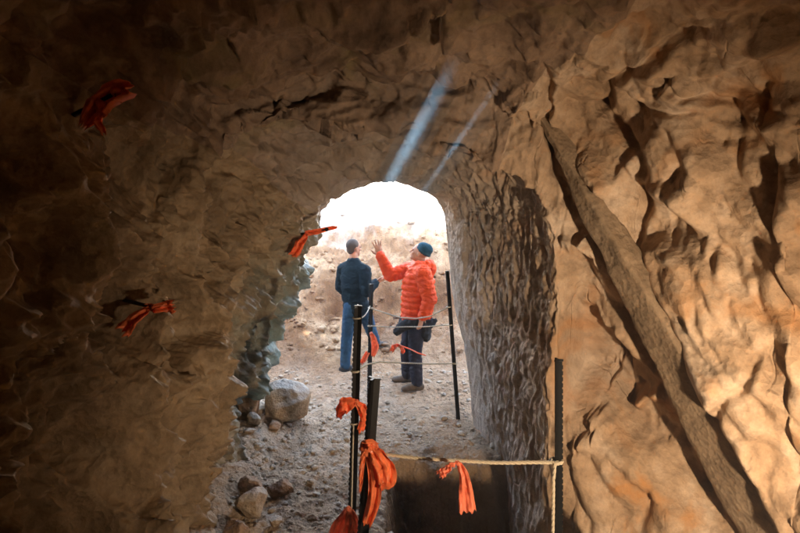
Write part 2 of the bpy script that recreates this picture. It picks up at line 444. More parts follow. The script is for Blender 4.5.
# ------------------------------------------------------------------ the cave: sections along the passage
SEC = {
    -4.0: [(-1.7, -1.3), (-1.7, 0), (-1.68, .8), (-1.62, 1.5), (-1.5, 2.2), (-1.2, 2.85), (-.6, 3.15), (.2, 3.25), (1.0, 3.2), (1.8, 2.9), (2.3, 2.2), (2.45, 1.2), (2.5, .3), (2.5, -1.3)],
    1.0: [(-1.66, -1.3), (-1.66, 0), (-1.64, .8), (-1.62, 1.5), (-1.52, 2.2), (-1.2, 2.9), (-.6, 3.25), (.2, 3.3), (1.0, 3.3), (1.8, 3.05), (2.3, 2.3), (2.42, 1.3), (2.42, .3), (2.42, -1.3)],
    2.0: [(-1.55, -1.3), (-1.55, 0), (-1.58, .8), (-1.6, 1.5), (-1.52, 2.15), (-1.25, 2.8), (-.7, 3.2), (.1, 3.25), (.9, 3.25), (1.7, 3.1), (2.18, 2.5), (2.28, 1.4), (2.28, .4), (2.28, -1.3)],
    2.6: [(-1.42, -1.3), (-1.42, 0), (-1.5, .8), (-1.54, 1.5), (-1.48, 2.1), (-1.25, 2.72), (-.7, 3.1), (.1, 3.16), (.8, 3.16), (1.45, 3.05), (1.88, 2.6), (1.98, 1.5), (1.98, .5), (1.98, -1.3)],
    3.0: [(-1.32, -1.3), (-1.32, 0), (-1.44, .8), (-1.48, 1.5), (-1.44, 2.1), (-1.25, 2.7), (-.7, 3.02), (.1, 3.06), (.7, 3.05), (1.15, 2.95), (1.46, 2.6), (1.56, 1.5), (1.57, .5), (1.57, -1.3)],
    3.3: [(-1.26, -1.3), (-1.26, 0), (-1.4, .8), (-1.45, 1.5), (-1.4, 2.1), (-1.22, 2.65), (-.7, 2.95), (.1, 2.98), (.6, 2.92), (.95, 2.78), (1.18, 2.45), (1.26, 1.5), (1.25, .5), (1.25, -1.3)],
    3.43: [(-1.25, -1.3), (-1.25, 0), (-1.38, .8), (-1.44, 1.5), (-1.39, 2.1), (-1.2, 2.66), (-.7, 2.96), (.1, 2.99), (.6, 2.90), (.92, 2.72), (1.10, 2.40), (1.15, 1.5), (1.13, .5), (1.13, -1.3)],
    3.5: [(-1.24, -1.3), (-1.24, 0), (-1.37, .8), (-1.42, 1.5), (-1.36, 2.1), (-1.1, 2.58), (-.6, 2.74), (.05, 2.63), (.5, 2.47), (.84, 2.34), (.98, 2.08), (1.02, 1.4), (.97, .5), (.97, -1.3)],
    3.8: [(-1.30, -1.3), (-1.30, 0), (-1.37, .8), (-1.38, 1.5), (-1.30, 2.0), (-1.08, 2.66), (-.6, 2.97), (.05, 2.95), (.5, 2.80), (.82, 2.54), (.95, 2.05), (.97, 1.4), (.95, .5), (.95, -1.3)],
    4.4: [(-1.48, -1.3), (-1.48, 0), (-1.38, .8), (-1.24, 1.4), (-1.08, 1.9), (-.88, 2.3), (-.5, 2.52), (.05, 2.53), (.45, 2.43), (.7, 2.22), (.78, 1.9), (.84, 1.3), (.90, .5), (.93, -1.3)],
    5.3: [(-1.66, -1.3), (-1.62, 0), (-1.34, .7), (-1.06, 1.25), (-.88, 1.75), (-.76, 2.12), (-.50, 2.34), (-.12, 2.42), (.2, 2.35), (.39, 2.22), (.46, 1.95), (.53, 1.25), (.68, .5), (.84, -1.3)],
    5.7: [(-1.9, -1.3), (-1.85, 0), (-1.5, .75), (-1.2, 1.3), (-.98, 1.85), (-.82, 2.3), (-.52, 2.55), (-.12, 2.62), (.24, 2.56), (.50, 2.4), (.62, 2.05), (.72, 1.3), (.88, .5), (1.05, -1.3)],
}
YS = sorted(SEC)


def cr(a, b, c, d, t):
    return .5 * ((2 * b) + (-a + c) * t + (2 * a - 5 * b + 4 * c - d) * t * t + (-a + 3 * b - 3 * c + d) * t ** 3)


NU = 860


TAB = np.array([SEC[y] for y in YS])


def eff_y(y, u):
    """the lintel stands askew: its dark side comes nearer"""
    return y + .62 * (1 - sst(.20, .52, u)) * sst(1.1, 2.7, y) * (1 - sst(2.9, 5.25, y))


def section(y):
    uu = np.linspace(0, 1, NU)
    ye = eff_y(np.full(NU, y), uu)
    K = TAB.shape[1]
    u = uu * (K - 1 - 1e-6)
    i = np.floor(u).astype(int); f = (u - i)[:, None]
    k = np.clip(np.searchsorted(YS, ye, 'right') - 1, 0, len(YS) - 2)
    ya = np.array(YS)
    t = ((ye - ya[k]) / (ya[k + 1] - ya[k]))[:, None]
    g = lambda j: TAB[k, np.clip(j, 0, K - 1)] * (1 - t) + TAB[k + 1, np.clip(j, 0, K - 1)] * t
    return cr(g(i - 1), g(i), g(i + 1), g(i + 2), f)


vy = np.concatenate([np.linspace(-4, 1.2, 60)[:-1], np.linspace(1.2, 2.7, 160)[:-1], np.linspace(2.7, 3.35, 100)[:-1], np.linspace(3.35, 3.55, 80)[:-1],
                     np.linspace(3.55, 5.7, 240)])
base = np.zeros((len(vy), NU, 3))
for j, y in enumerate(vy):
    s = section(y); base[j, :, 0] = s[:, 0]; base[j, :, 1] = y; base[j, :, 2] = s[:, 1]
# hillside rows: the mouth opens out into the cliff above the cutting
rows = []
last = base[-1]
for fac, y in ((1.03, 5.73), (1.08, 5.78), (1.14, 5.83), (1.22, 5.88), (1.32, 5.93), (1.45, 5.98), (1.55, 6.03), (1.62, 6.1), (1.68, 6.2), (1.80, 6.25), (1.92, 6.3), (1.95, 6.2), (1.96, 5.8), (1.98, 5.0), (2.02, 1.5), (2.1, 0.), (2.2, -1.5), (2.6, -9.)):
    r = last.copy()
    wide = 1 + (fac - 1) * 5.
    r[:, 0] = -.2 + (last[:, 0] + .2) * wide; r[:, 2] = .4 + (last[:, 2] - .4) * fac; r[:, 1] = y
    rows.append(r)
full = np.concatenate([base, np.array(rows)], 0)
NV = len(full)
# base normals, pointing into the passage
du = np.gradient(full, axis=1); dv = np.gradient(full, axis=0)
nrm = np.cross(du, dv); nrm /= np.linalg.norm(nrm, axis=2, keepdims=True) + 1e-9
cen = np.array([0, 0, 1.3])
if (nrm[100, :, :] * (np.array([0, full[100, 0, 1], 1.3]) - full[100])).sum() < 0: nrm = -nrm
# soften base normals at the lintel corner
for _ in range(3):
    nrm[1:-1] = (nrm[:-2] + 2 * nrm[1:-1] + nrm[2:]) / 4
nrm /= np.linalg.norm(nrm, axis=2, keepdims=True) + 1e-9

p = full.reshape(-1, 3).astype(np.float64)
U = np.tile(np.linspace(0, 1, NU), NV); Y = p[:, 1]
wR = sst(.58, .72, U)                 # right side
wIn = sst(3.42, 3.52, eff_y(Y, U))              # beyond the lintel
wC = sst(.30, .40, U) * (1 - sst(.58, .68, U))
sh = np.stack([p[:, 0], p[:, 1] + .35 * p[:, 2], p[:, 2] - .5 * p[:, 1]], 1)
q = warp(p, .16, .5, 3)
qs = warp(sh, .12, .35, 9)
# left wall and ceiling: scalloped pick marks
ql = warp(warp(sh * [1, .85, .7], .16, .5, 9), .035, .10, 10)
ql = warp(warp(sh * [1, .85, .7], .12, .5, 9), .02, .10, 10)
dL = .42 * poly(ql, .42, 21, .8, .7, .5) + .34 * poly(ql * [1, 1.15, .85], .22, 23, 1., .55, .6) + .09 * poly(ql * [1, 1.3, .75], .15, 24, 1.1, .5, .7, False) + .05 * fbm(p / .8, 71, 3)
# ceiling: flaked beds
qc = warp(p * [.8, 1, 1.6], .14, .4, 15)
dC = .085 * facets(qc, .42, 120, .8, .6, .10, .05) + .045 * facets(qc * [.8, 1.3, 1.3], .16, 133, .8, .6, .12, .07) \
    + .10 * (scoops(q, .5, 140) - .3) + .016 * (scoops(q, .06, 141) - .3) + .05 * fbm(p / .9, 77, 3)
# right chamber wall: big joint blocks
# along: runs down the joint direction of the slab; across: square to it
wal = p[:, 0] * .62 - p[:, 1] * .25 - p[:, 2] * .75
wac = p[:, 0] * .55 - p[:, 1] * .45 + p[:, 2] * .60
wno = p[:, 0] * .6 + p[:, 1] * .75
pa_ = np.stack([wac, wal * .48, wno], 1)
qr = warp(warp(pa_, .15, .7, 23), .03, .18, 24)
ckm = sst(-.25, .25, fbm(p / .45, 88, 3))
qv = warp(warp(p * [1, 1, .5], .12, .6, 25), .02, .15, 26)
qm = warp(warp(pa_ * [1, 1.3, 1], .07, .35, 29), .012, .08, 30)
dR = .34 * poly(qr, .55, 211, .75, .75, .8, False) + .21 * poly(qm * [1, 1.2, 1], .27, 221, 1.1, .55, .8) \
    - .05 * ckm * (1 - sst(0, .04, np.subtract(*worley(qv / .40, 231)[1::-1])))
# the block beyond the slanting joint stands proud of the rest
ppx = 400 + F * p[:, 0] / np.maximum(p[:, 1], .5); ppy = HY - F * (p[:, 2] - EYE) / np.maximum(p[:, 1], .5)
ln = ((ppx - 572) * 340 - (ppy - 172) * 186) / 387.
stp = sst(2, 20, ln)
upm = sst(95, 190, ppy)

CR = [([(544, 60), (546, 108), (553, 150), (566, 190), (590, 240)], 4, .12), ([(598, 112), (625, 138), (644, 160), (650, 185), (638, 215), (634, 250), (622, 272)], 6, .12),
      ([(776, 70), (782, 150), (785, 220), (796, 300)], 3.2, .09), ([(738, 100), (745, 180), (765, 198), (786, 236)], 3, .07),
      ([(768, 340), (755, 372), (728, 400), (716, 428), (738, 452), (748, 480)], 3, .08), ([(705, 15), (650, 50), (612, 80), (600, 112)], 4, .10),
      ([(588, 462), (615, 476), (640, 480), (664, 502)], 2.5, .06), ([(566, 288), (595, 300), (612, 312), (628, 336)], 2.5, .05),
      ([(612, 312), (620, 345), (640, 375), (648, 410)], 2.5, .06), ([(640, 250), (650, 290), (668, 312), (690, 318)], 3, .08),
      ([(700, 300), (706, 330), (722, 350), (765, 355)], 2.5, .07), ([(596, 180), (606, 215), (604, 240)], 2, .05), ([(575, 330), (590, 360), (584, 400), (600, 440)], 2, .05),
      ([(620, 400), (640, 430), (668, 445), (690, 480), (694, 530)], 2.2, .07), ([(640, 430), (632, 460), (644, 500), (640, 530)], 1.8, .05), ([(566, 400), (590, 420), (620, 400)], 1.6, .04),
      ([(668, 200), (690, 230), (722, 240), (745, 262)], 2.2, .07), ([(722, 240), (715, 280), (740, 310), (752, 340)], 2.2, .07), ([(675, 130), (690, 160), (668, 200), (672, 240)], 2.4, .07),
      ([(757, 260), (765, 300), (780, 330), (776, 380)], 2.4, .08), ([(640, 100), (672, 112), (700, 108), (742, 124)], 2.2, .06), ([(770, 400), (780, 440), (772, 480)], 2, .06), ([(660, 60), (690, 90), (738, 100)], 3, .08)]
jx = ppx + 9 * fbm(p / .10, 801, 3); jy = ppy + 9 * fbm(p / .10, 802, 3)
for pl, wd, dp in CR:
    dd = np.full(len(p), 1e9)
    for (x0, y0), (x1, y1) in zip(pl[:-1], pl[1:]):
        L2 = (x1 - x0) ** 2 + (y1 - y0) ** 2
        t = np.clip(((jx - x0) * (x1 - x0) + (jy - y0) * (y1 - y0)) / L2, 0, 1)
        dd = np.minimum(dd, np.hypot(jx - x0 - t * (x1 - x0), jy - y0 - t * (y1 - y0)))
    dR = dR - dp * (1 - sst(wd * .3, wd * 1.3, dd)) * sst(1.0, 1.6, p[:, 1])
dR = dR + (.17 * stp - .09 * (1 - stp) * sst(-110, -20, ln)) * upm * sst(1.0, 1.6, p[:, 1])
# inner right wall: vertical running grooves
qg = warp(p * [1, 1, .30], .08, .20, 33)
qg[:, 1] += .10 * p[:, 2]
dG = .04 * (scoops(qg, .06, 301) - .3) + .03 * (scoops(qg * [1, 1, 2], .15, 303) - .3) + .02 * facets(qg * [1, 1, 1.7], .10, 311, .8, .5, .2, .08) \
    + .05 * fbm(p * [1, 1, .5] / .3, 85, 4) + .014 * (scoops(q, .04, 333) - .3)
# inner ceiling: beds running across
qb = warp(p * [.22, 1, 1.2], .08, .25, 43)
dB = .12 * (scoops(qb, .11, 401) - .3) + .045 * (scoops(q * [.5, 1, 1], .2, 402) - .3) + .012 * (scoops(q, .045, 403) - .3)
near_ = (Y > 1.2) & (Y < 5.7)
mean0 = lambda a, m: a - a[m & near_].mean()
dL, dC, dR = mean0(dL, U < .35), mean0(dC, (U > .42) & (U < .56)), mean0(dR, U > .72)
dG, dB = mean0(dG, U > .66), mean0(dB, (U > .42) & (U < .5))
outer = dL * (1 - wC) * (1 - wR) + dC * wC * (1 - wR) + dR * wR
wRi = sst(.50, .66, U)
inner = dL * (.75 - .1 * wC) * (1 - wC) * (1 - wRi) + dB * wC * (1 - wRi) + .75 * dG * wRi
disp = outer * (1 - wIn) + inner * wIn
fineL = (.16 - .06 * sst(3.9, 4.8, Y)) * poly(ql * [1, 1.25, .8], .105, 61, 1.1, .5, .6) + .075 * poly(q, .05, 62, .9, .9, .6) * sst(-.4, .2, fbm(p / .4, 66, 2)) + .014 * fbm(p / .07, 68, 2)
fineC = .15 * poly(qc, .19, 63, 1.1, .5, .7, False) + .05 * poly(qc, .08, 64, .8, .9, .6) + .010 * fbm(p / .07, 68, 2)
fineR = .10 * poly(qm * [1.3, 1, 1], .135, 66, .9, .8, .6, False) + .035 * poly(q, .075, 67, .9, .9, .7, False) * sst(0, .35, fbm(p / .33, 69, 3)) + .006 * fbm(p / .07, 70, 2)
fineG = .045 * poly(qg * [1, 1, 1.6], .06, 69, .8, .9, .7) + .022 * poly(q, .04, 72, .8, .9, .7) + .008 * fbm(p / .07, 73, 2)
fineL, fineC, fineR, fineG = mean0(fineL, U < .35), mean0(fineC, (U > .42) & (U < .56)), mean0(fineR, U > .72), mean0(fineG, U > .66)
fine = (fineL * (1 - wC) + fineC * wC) * (1 - wR * (1 - wIn) - wRi * wIn) + fineR * (1 - wIn) * wR + .62 * fineG * wIn * wRi
far = np.arange(NV).repeat(NU) >= len(base)
disp = np.where(far, disp * 1.0 + .25 * fbm(p / 2.0, 87, 3) * sst(len(base), len(base) + 8, np.arange(NV).repeat(NU)), disp)
dg = disp.reshape(NV, NU).copy()
for _ in range(1):
    dg[1:-1] = (dg[:-2] + 2 * dg[1:-1] + dg[2:]) / 4
    dg[:, 1:-1] = (dg[:, :-2] + 2 * dg[:, 1:-1] + dg[:, 2:]) / 4
sm = dg.copy()
for _ in range(3):
    sm[1:-1] = (sm[:-2] + 2 * sm[1:-1] + sm[2:]) / 4
    sm[:, 1:-1] = (sm[:, :-2] + 2 * sm[:, 1:-1] + sm[:, 2:]) / 4
wS = (wR * (1 - wIn)).reshape(NV, NU)
dg = dg * (1 - wS) + sm * wS
calm = 1 - .74 * sst(4.6, 5.3, Y) * sst(.30, .42, U)
disp = dg.ravel() * calm + calm * np.where(far, 0, fine)
pos = (p + nrm.reshape(-1, 3) * disp[:, None]).reshape(NV, NU, 3)


# small openings added in the roof to let sunbeams in
SUN_TRAVEL = Vector((-.72, 2.3, -1.13)).normalized()
SHAFTS = [(P(455, 60, 2.6), .034), (P(464, 61, 2.6), .012), (P(447, 60, 2.6), .010), (P(471, 62, 2.6), .007), (P(506, 72, 2.6), .013)]
_q = [tuple(v) for v in pos[:len(base)].reshape(-1, 3)]
_g = np.arange(len(base) * NU).reshape(len(base), NU)
WALL = BVHTree.FromPolygons(_q, [tuple(int(k) for k in f) for f in np.stack([_g[:-1, :-1], _g[1:, :-1], _g[1:, 1:], _g[:-1, 1:]], -1).reshape(-1, 4)])
ENTRY = [WALL.ray_cast(h, -SUN_TRAVEL)[3] or .5 for h, r in SHAFTS]     # how far up the beam the roof is


def shaft_mask(c):
    m = np.zeros(len(c), bool); t = np.array(SUN_TRAVEL)
    for (h, r), e in zip(SHAFTS, ENTRY):
        v = c - np.array(h); s_ = v @ t
        m |= (np.linalg.norm(v - s_[:, None] * t, axis=1) < r * 1.12) & (s_ < .3 - e) & (c[:, 2] > 2.6)
    return m


def patch(name, r0, r1, c0, c1, mat):
    g = pos[r0:r1, c0:c1]
    a, b = g.shape[:2]
    idx = np.arange(a * b).reshape(a, b)
    f = np.stack([idx[:-1, :-1], idx[1:, :-1], idx[1:, 1:], idx[:-1, 1:]], -1).reshape(-1, 4)
    v = g.reshape(-1, 3); c = v[f].mean(1)
    if name == 'hillside':      # slot cut in the hill so the sun reaches the added openings
        k = ((np.array(SHAFTS[0][0]) - c) @ np.array([0, 0, 1]))
        m = (c[:, 2] > 3.9) & (c[:, 1] < 2.5) & (c[:, 0] > .6) & (c[:, 0] < 3.8)
    else: m = shaft_mask(c)
    return link_mesh(name, v, f[~m], mat)


NB = len(base)
cL, cR = int(.375 * NU), int(.645 * NU)
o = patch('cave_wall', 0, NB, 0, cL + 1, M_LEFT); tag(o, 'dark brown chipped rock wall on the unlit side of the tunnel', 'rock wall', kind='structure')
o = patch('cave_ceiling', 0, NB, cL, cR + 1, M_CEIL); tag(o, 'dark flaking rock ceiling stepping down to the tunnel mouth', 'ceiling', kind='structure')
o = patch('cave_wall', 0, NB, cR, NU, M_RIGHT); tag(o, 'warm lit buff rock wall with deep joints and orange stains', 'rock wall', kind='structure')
o = patch('hillside', NB - 1, NV, 0, NU, M_RIGHT); tag(o, 'rocky hillside round the mouth of the tunnel', 'hillside', kind='structure')
for (h, r), e in zip(SHAFTS, ENTRY):
    n_ = 26; L = 1.0
    mb = MB(); mb.tube([h - SUN_TRAVEL * (e + .03 + L * k / n_) for k in range(n_ + 1)], [r * (1.40 + .12 * math.sin(k * 1.3)) for k in range(n_ + 1)], 18, caps=False)
    tag(mb.build('sun_shaft', M_CEIL), 'narrow opening added in the cave roof to let a sunbeam through', 'rock shaft', kind='structure')
# the end of the chamber behind the camera
ring = pos[0]
vs = np.concatenate([ring, [[.3, -4.2, 1.2]]]); n = len(ring)
fs = np.array([(i, i + 1, n) for i in range(n - 1)] + [(n - 1, 0, n)])
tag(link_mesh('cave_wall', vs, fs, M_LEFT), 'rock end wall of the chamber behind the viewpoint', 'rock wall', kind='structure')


def hit(x, y):
    d = P(x, y, 1) - Vector((0, 0, EYE)); d.normalize()
    r = WALL.ray_cast(Vector((0, 0, EYE)), d)
    nn = r[1]
    if nn.dot(d) > 0: nn = -nn
    return r[0], nn


# ------------------------------------------------------------------ ground
def ground_z(x, y):
    x = np.asarray(x, float); y = np.asarray(y, float)
    pr = np.interp(y, [-5, 1.8, 2.7, 3.2, 5.5, 6.4, 7.2, 8, 9, 10, 11, 12, 14, 16, 20, 25, 60, 95],
                   [.62, .6, .1, 0, 0, 0, .02, .36, .92, 1.46, 1.88, 2.36, 3.7, 5.1, 8.2, 10, 14, 15])
    pp = np.stack([x, y, np.zeros_like(x)], 1)
    big = fbm(pp / 1.3, 501, 4)
    mid = fbm(pp / .35, 502, 5, .55)
    out = sst(6.5, 9, y)
    h = pr + big * (.05 + .22 * out) + mid * (.045 + .13 * out)
    # terraces on the slope outside
    h += out * .10 * np.sin(y * 3.1 + 2.0 * big * 3 + .7 * x)
    # clods and small stones trodden into the floor
    near = 1 - sst(9, 14, y)
    wq = warp(pp, .05, .15, 505)
    F1, F2, of, rn = worley(wq / .13, 510)
    h += near * .022 * np.maximum(0, .55 - F1) / .55 * (rn[:, 0] > .35)
    F1, F2, of, rn = worley(wq / .045, 520)
    h += near * .010 * np.maximum(0, .55 - F1) / .55 * (rn[:, 1] > .4)
    h += near * .020 * fbm(pp / .05, 530, 4, .65)
    h += out * (1 - sst(13, 18, y)) * (.16 * poly(wq, .42, 550, .9, .8, .7, False) + .09 * poly(wq, .17, 552, .9, .8, .7, False) + .05 * poly(wq, .075, 554, .9, .8, .7, False))
    # banks of the cutting
    bank = sst(1.7, 4.2, np.abs(x + .2)) * sst(5.5, 7.0, y) * (1.7 + .8 * big) * (1 - .75 * sst(12, 22, y))
    h += bank
    # beside the left wall the floor ramps up in rubble
    h += .12 * sst(-1.05, -1.45, x) * (y < 5.6)
    # the dug pit
    ex = .09 * fbm(pp / .16, 540, 4, .6); ey = .11 * fbm(pp / .18 + 9, 541, 4, .6)
    pit = sst(-.14, .08, x + ex) * (1 - sst(4.12, 4.62, y + ey)) * sst(2.95, 3.08, y)
    shade_heap = sst(-.1, .25, x) * (1 - sst(1.16, 1.30, x)) * sst(2.2, 2.6, y) * (1 - sst(2.88, 3.0, y)) * .37  # unseen mound added to keep the lamp light out of the pit
    h = h + shade_heap
    lip = sst(-.32, -.08, x + ex) * (1 - sst(4.45, 4.75, y)) * sst(2.6, 3.2, y)
    h = h - pit * (1.05 + .12 * mid) - .03 * lip
    return h


gx = np.concatenate([-np.geomspace(40, 2.0, 50)[:-1], np.linspace(-2.0, 1.35, 400)[:-1], np.geomspace(1.35, 40, 50)])
gy = np.concatenate([np.linspace(-5, 2.9, 60)[:-1], np.linspace(2.9, 7.2, 460)[:-1], np.linspace(7.2, 11, 210)[:-1], np.linspace(11, 16, 110)[:-1], np.geomspace(16, 90, 50)])
XX, YY = np.meshgrid(gx, gy)
ZZ = ground_z(XX.ravel(), YY.ravel())
gv = np.stack([XX.ravel(), YY.ravel(), ZZ], 1)
idx = np.arange(len(gv)).reshape(len(gy), len(gx))
gfc = np.stack([idx[:-1, :-1], idx[:-1, 1:], idx[1:, 1:], idx[1:, :-1]], -1).reshape(-1, 4)
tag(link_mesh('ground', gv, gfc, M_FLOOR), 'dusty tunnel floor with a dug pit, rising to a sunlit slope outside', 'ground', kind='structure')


def gz(x, y): return float(ground_z(np.array([x]), np.array([y]))[0])


# ------------------------------------------------------------------ stones
def stone(name, loc, size, mat, seed, rot=0, cut=(.55, .80), sub=5, lean=None):
    bm = bmesh.new(); bmesh.ops.create_icosphere(bm, subdivisions=sub, radius=1)
    co = np.array([v.co[:] for v in bm.verts]); fc = np.array([[v.index for v in f.verts] for f in bm.faces]); bm.free()
    rg = np.random.default_rng(seed)
    # cut by random planes -> broken block
    d = co.copy(); r = np.ones(len(co))
    for k in range(22):
        nn = rg.normal(size=3); nn /= np.linalg.norm(nn)
        c = co @ nn
        lim = rg.uniform(*cut)
        r = np.where(c * r > lim, np.minimum(r, lim / np.maximum(c, .01)), r)
    d = co * r[:, None]
    d *= (1 + .10 * fbm(co * 2.2 + seed, seed, 3) + .03 * facets(co + seed * 3.3, .5, seed, .8, .5, .3, .08))[:, None]
    d += co * (.012 * fbm(co * 9 + seed, seed + 3, 3))[:, None]
    d = d * (np.array(size) / 2)
    R = np.array(Matrix.Rotation(rot, 3, 'Z'))
    if lean: R = np.array(Matrix.Rotation(lean, 3, 'Y')) @ R
    d = d @ R.T
    o = link_mesh(name, d, fc, mat)
    o.location = loc
    return o


def on_ground(x, y, h, sink=.15): return (x, y, gz(x, y) + h * (.5 - sink))


o = stone('boulder', on_ground(-1.16, 5.40, .42, .12), (.56, .52, .48), M_STONE, 5, .9, cut=(.70, .9))
tag(o, 'largest pale boulder with a bright top edge by the tunnel wall', 'boulder')
o = stone('rock', (-1.49, 5.25, .22), (.30, .42, .62), M_RED, 8, .2, lean=.12)
tag(o, 'reddish upright rock wedged between the boulder and the wall', 'rock')
sg = 'small stones beside the boulder'
for nm, x, y, sz, sd, mt, lb in (('stone', -1.37, 5.02, (.19, .17, .14), 12, M_STONE, 'round pale stone in the shadow below the boulder'),
                                 ('stone', -1.37, 4.86, (.13, .11, .07), 13, M_STONE, 'small flat pale stone lowest below the boulder'),
                                 ('stone', -1.19, 5.08, (.16, .14, .13), 14, M_RED, 'dull brown stone tucked under the front of the boulder')):
    tag(stone(nm, on_ground(x, y, sz[2], .18), sz, mt, sd, sd, sub=4), lb, 'stone', sg)
rg_ = 'broken rocks at the foot of the chipped wall'
for x, y, sz, sd, mt, lb, ln in ((-1.13, 4.06, (.26, .20, .17), 22, M_RED, 'brown rounded rock at the wall foot, further left of two side by side', 0),
                             (-.92, 4.04, (.24, .20, .17), 23, M_RED, 'brown rock with a pointed top beside another brown rock', .1),
                             (-1.05, 3.80, (.31, .25, .25), 25, M_STONE, 'pale cream angular rock in front of the two brown rocks', .2),
                             (-1.08, 3.52, (.26, .22, .18), 27, M_RED, 'reddish brown rock lowest in front of the cream rock', .0),
                             (-.86, 3.68, (.12, .11, .09), 28, M_STONE, 'fist sized pale stone beside the cream angular rock', .0)):
    tag(stone('rock', on_ground(x, y, sz[2], .16), sz, mt, sd, sd * .7, lean=ln), lb, 'rock', rg_)
o = stone('rock', (-.06, 3.52, -.10), (.30, .40, .34), M_STONE, 31, .3)
tag(o, 'pale crumbly rock on the rim of the pit behind the tape bundle', 'rock')

# loose gravel: too many to count
bm = bmesh.new(); bmesh.ops.create_icosphere(bm, subdivisions=2, radius=1)
ico = np.array([v.co[:] for v in bm.verts]); icf = np.array([[v.index for v in f.verts] for f in bm.faces]); bm.free()
nst = 3400
xs = RNG.uniform(-1.6, 1.0, nst); ys = 3.1 + 4.0 * RNG.random(nst) ** 1.1
keep = ~((xs > -.2) & (ys < 4.75))
dens = fbm(np.stack([xs, ys, xs * 0], 1) / .5, 600, 3)
keep &= (dens + RNG.uniform(-.5, .5, nst)) > -.15
xs, ys = xs[keep], ys[keep]
zs = ground_z(xs, ys)
vl, fl = [], []
for k in range(len(xs)):
    s = .005 + .026 * RNG.random() ** 5.0
    v = ico * (1 + .28 * RNG.normal(size=(len(ico), 1)) * .6)
    v = v * (s * np.array([RNG.uniform(.8, 1.4), RNG.uniform(.8, 1.4), RNG.uniform(.5, .9)]))
    a = RNG.uniform(0, 6.28); ca, sa = math.cos(a), math.sin(a)
    v = np.stack([v[:, 0] * ca - v[:, 1] * sa, v[:, 0] * sa + v[:, 1] * ca, v[:, 2]], 1)
    vl.append(v + [xs[k], ys[k], zs[k] + s * .15]); fl.append(icf + k * len(ico))
tag(link_mesh('gravel', np.concatenate(vl), np.concatenate(fl), M_GRAV, smooth=False), 'loose gravel scattered over the tunnel floor', 'gravel', kind='stuff')

# rubble lying on the slope outside
nst = 1300
xs = RNG.uniform(-2.2, 1.9, nst); ys = 7.4 + 5.6 * RNG.random(nst); zs = ground_z(xs, ys); vl, fl = [], []
for k in range(nst):
    s_ = .008 + .060 * RNG.random() ** 5.
    v = ico * (1 + .2 * RNG.normal(size=(len(ico), 1))) * (s_ * np.array([RNG.uniform(.8, 1.5), RNG.uniform(.8, 1.3), RNG.uniform(.5, .9)]))
    a = RNG.uniform(0, 6.28); ca, sa = math.cos(a), math.sin(a)
    v = np.stack([v[:, 0] * ca - v[:, 1] * sa, v[:, 0] * sa + v[:, 1] * ca, v[:, 2]], 1)
    vl.append(v + [xs[k], ys[k], zs[k] + s_ * .2]); fl.append(icf + k * len(ico))
tag(link_mesh('rubble', np.concatenate(vl), np.concatenate(fl), M_FLOOR, smooth=False), 'broken stones strewn over the slope behind the two people', 'rubble', kind='stuff')

# ------------------------------------------------------------------ diagonal slab on the lit wall
ctr = []
for x, y in ((574, 180), (612, 250), (652, 325), (698, 412), (742, 495)):
    h = [hit(x + k, y)[0].y for k in (-14, -6, 4, 12)]
    ctr.append((x, y, min(h) - .03))
k = np.polyfit([c[1] for c in ctr], [c[2] for c in ctr], 1)
ctr = [P(x, y, np.polyval(k, y) + (.10 if y < 200 else 0)) for x, y in ((543, 118), (612, 250), (652, 325), (698, 412), (742, 495), (790, 585))]
wid = [.03, .18, .26, .30, .32, .32]
ns = 280
ts = np.linspace(0, len(ctr) - 1 - 1e-6, ns)
vs = []
nc = 64
axis = (ctr[-1] - ctr[0]).normalized()
face_n = Vector((-.93, -.32, -.12)); face_n = (face_n - axis * face_n.dot(axis)).normalized()
side = axis.cross(face_n).normalized()
for t in ts:
    i = int(t); f = t - i
    c = ctr[i].lerp(ctr[i + 1], f); w = wid[i] * (1 - f) + wid[i + 1] * f
    for k in range(nc):
        a = 2 * math.pi * k / nc
        e = 6.5
        ca, sa = math.cos(a), math.sin(a)
        sx = math.copysign(abs(ca) ** (2 / e), ca); sy = math.copysign(abs(sa) ** (2 / e), sa)
        vs.append(c + side * sx * w * .5 + face_n * (sy * .07 - .04))
va = np.array([v[:] for v in vs])
ctrs = np.repeat(np.array([va[i * nc:(i + 1) * nc].mean(0) for i in range(ns)]), nc, 0)
dr = va - ctrs; dr /= np.linalg.norm(dr, axis=1, keepdims=True)
va = va + dr * (.018 * fbm(va / .22, 700, 3) + .022 * poly(va, .17, 702, .9, .8, .7, False) + .010 * poly(va, .06, 703, .9, .8, .7))[:, None]
fs = []
for i in range(ns - 1):
    for k in range(nc):
        fs.append((i * nc + k, i * nc + (k + 1) % nc, (i + 1) * nc + (k + 1) % nc, (i + 1) * nc + k))
o = link_mesh('rock_slab', va, np.array(fs), M_SLAB)
tag(o, 'smooth straight brown rock slab slanting down across the lit wall', 'rock slab')


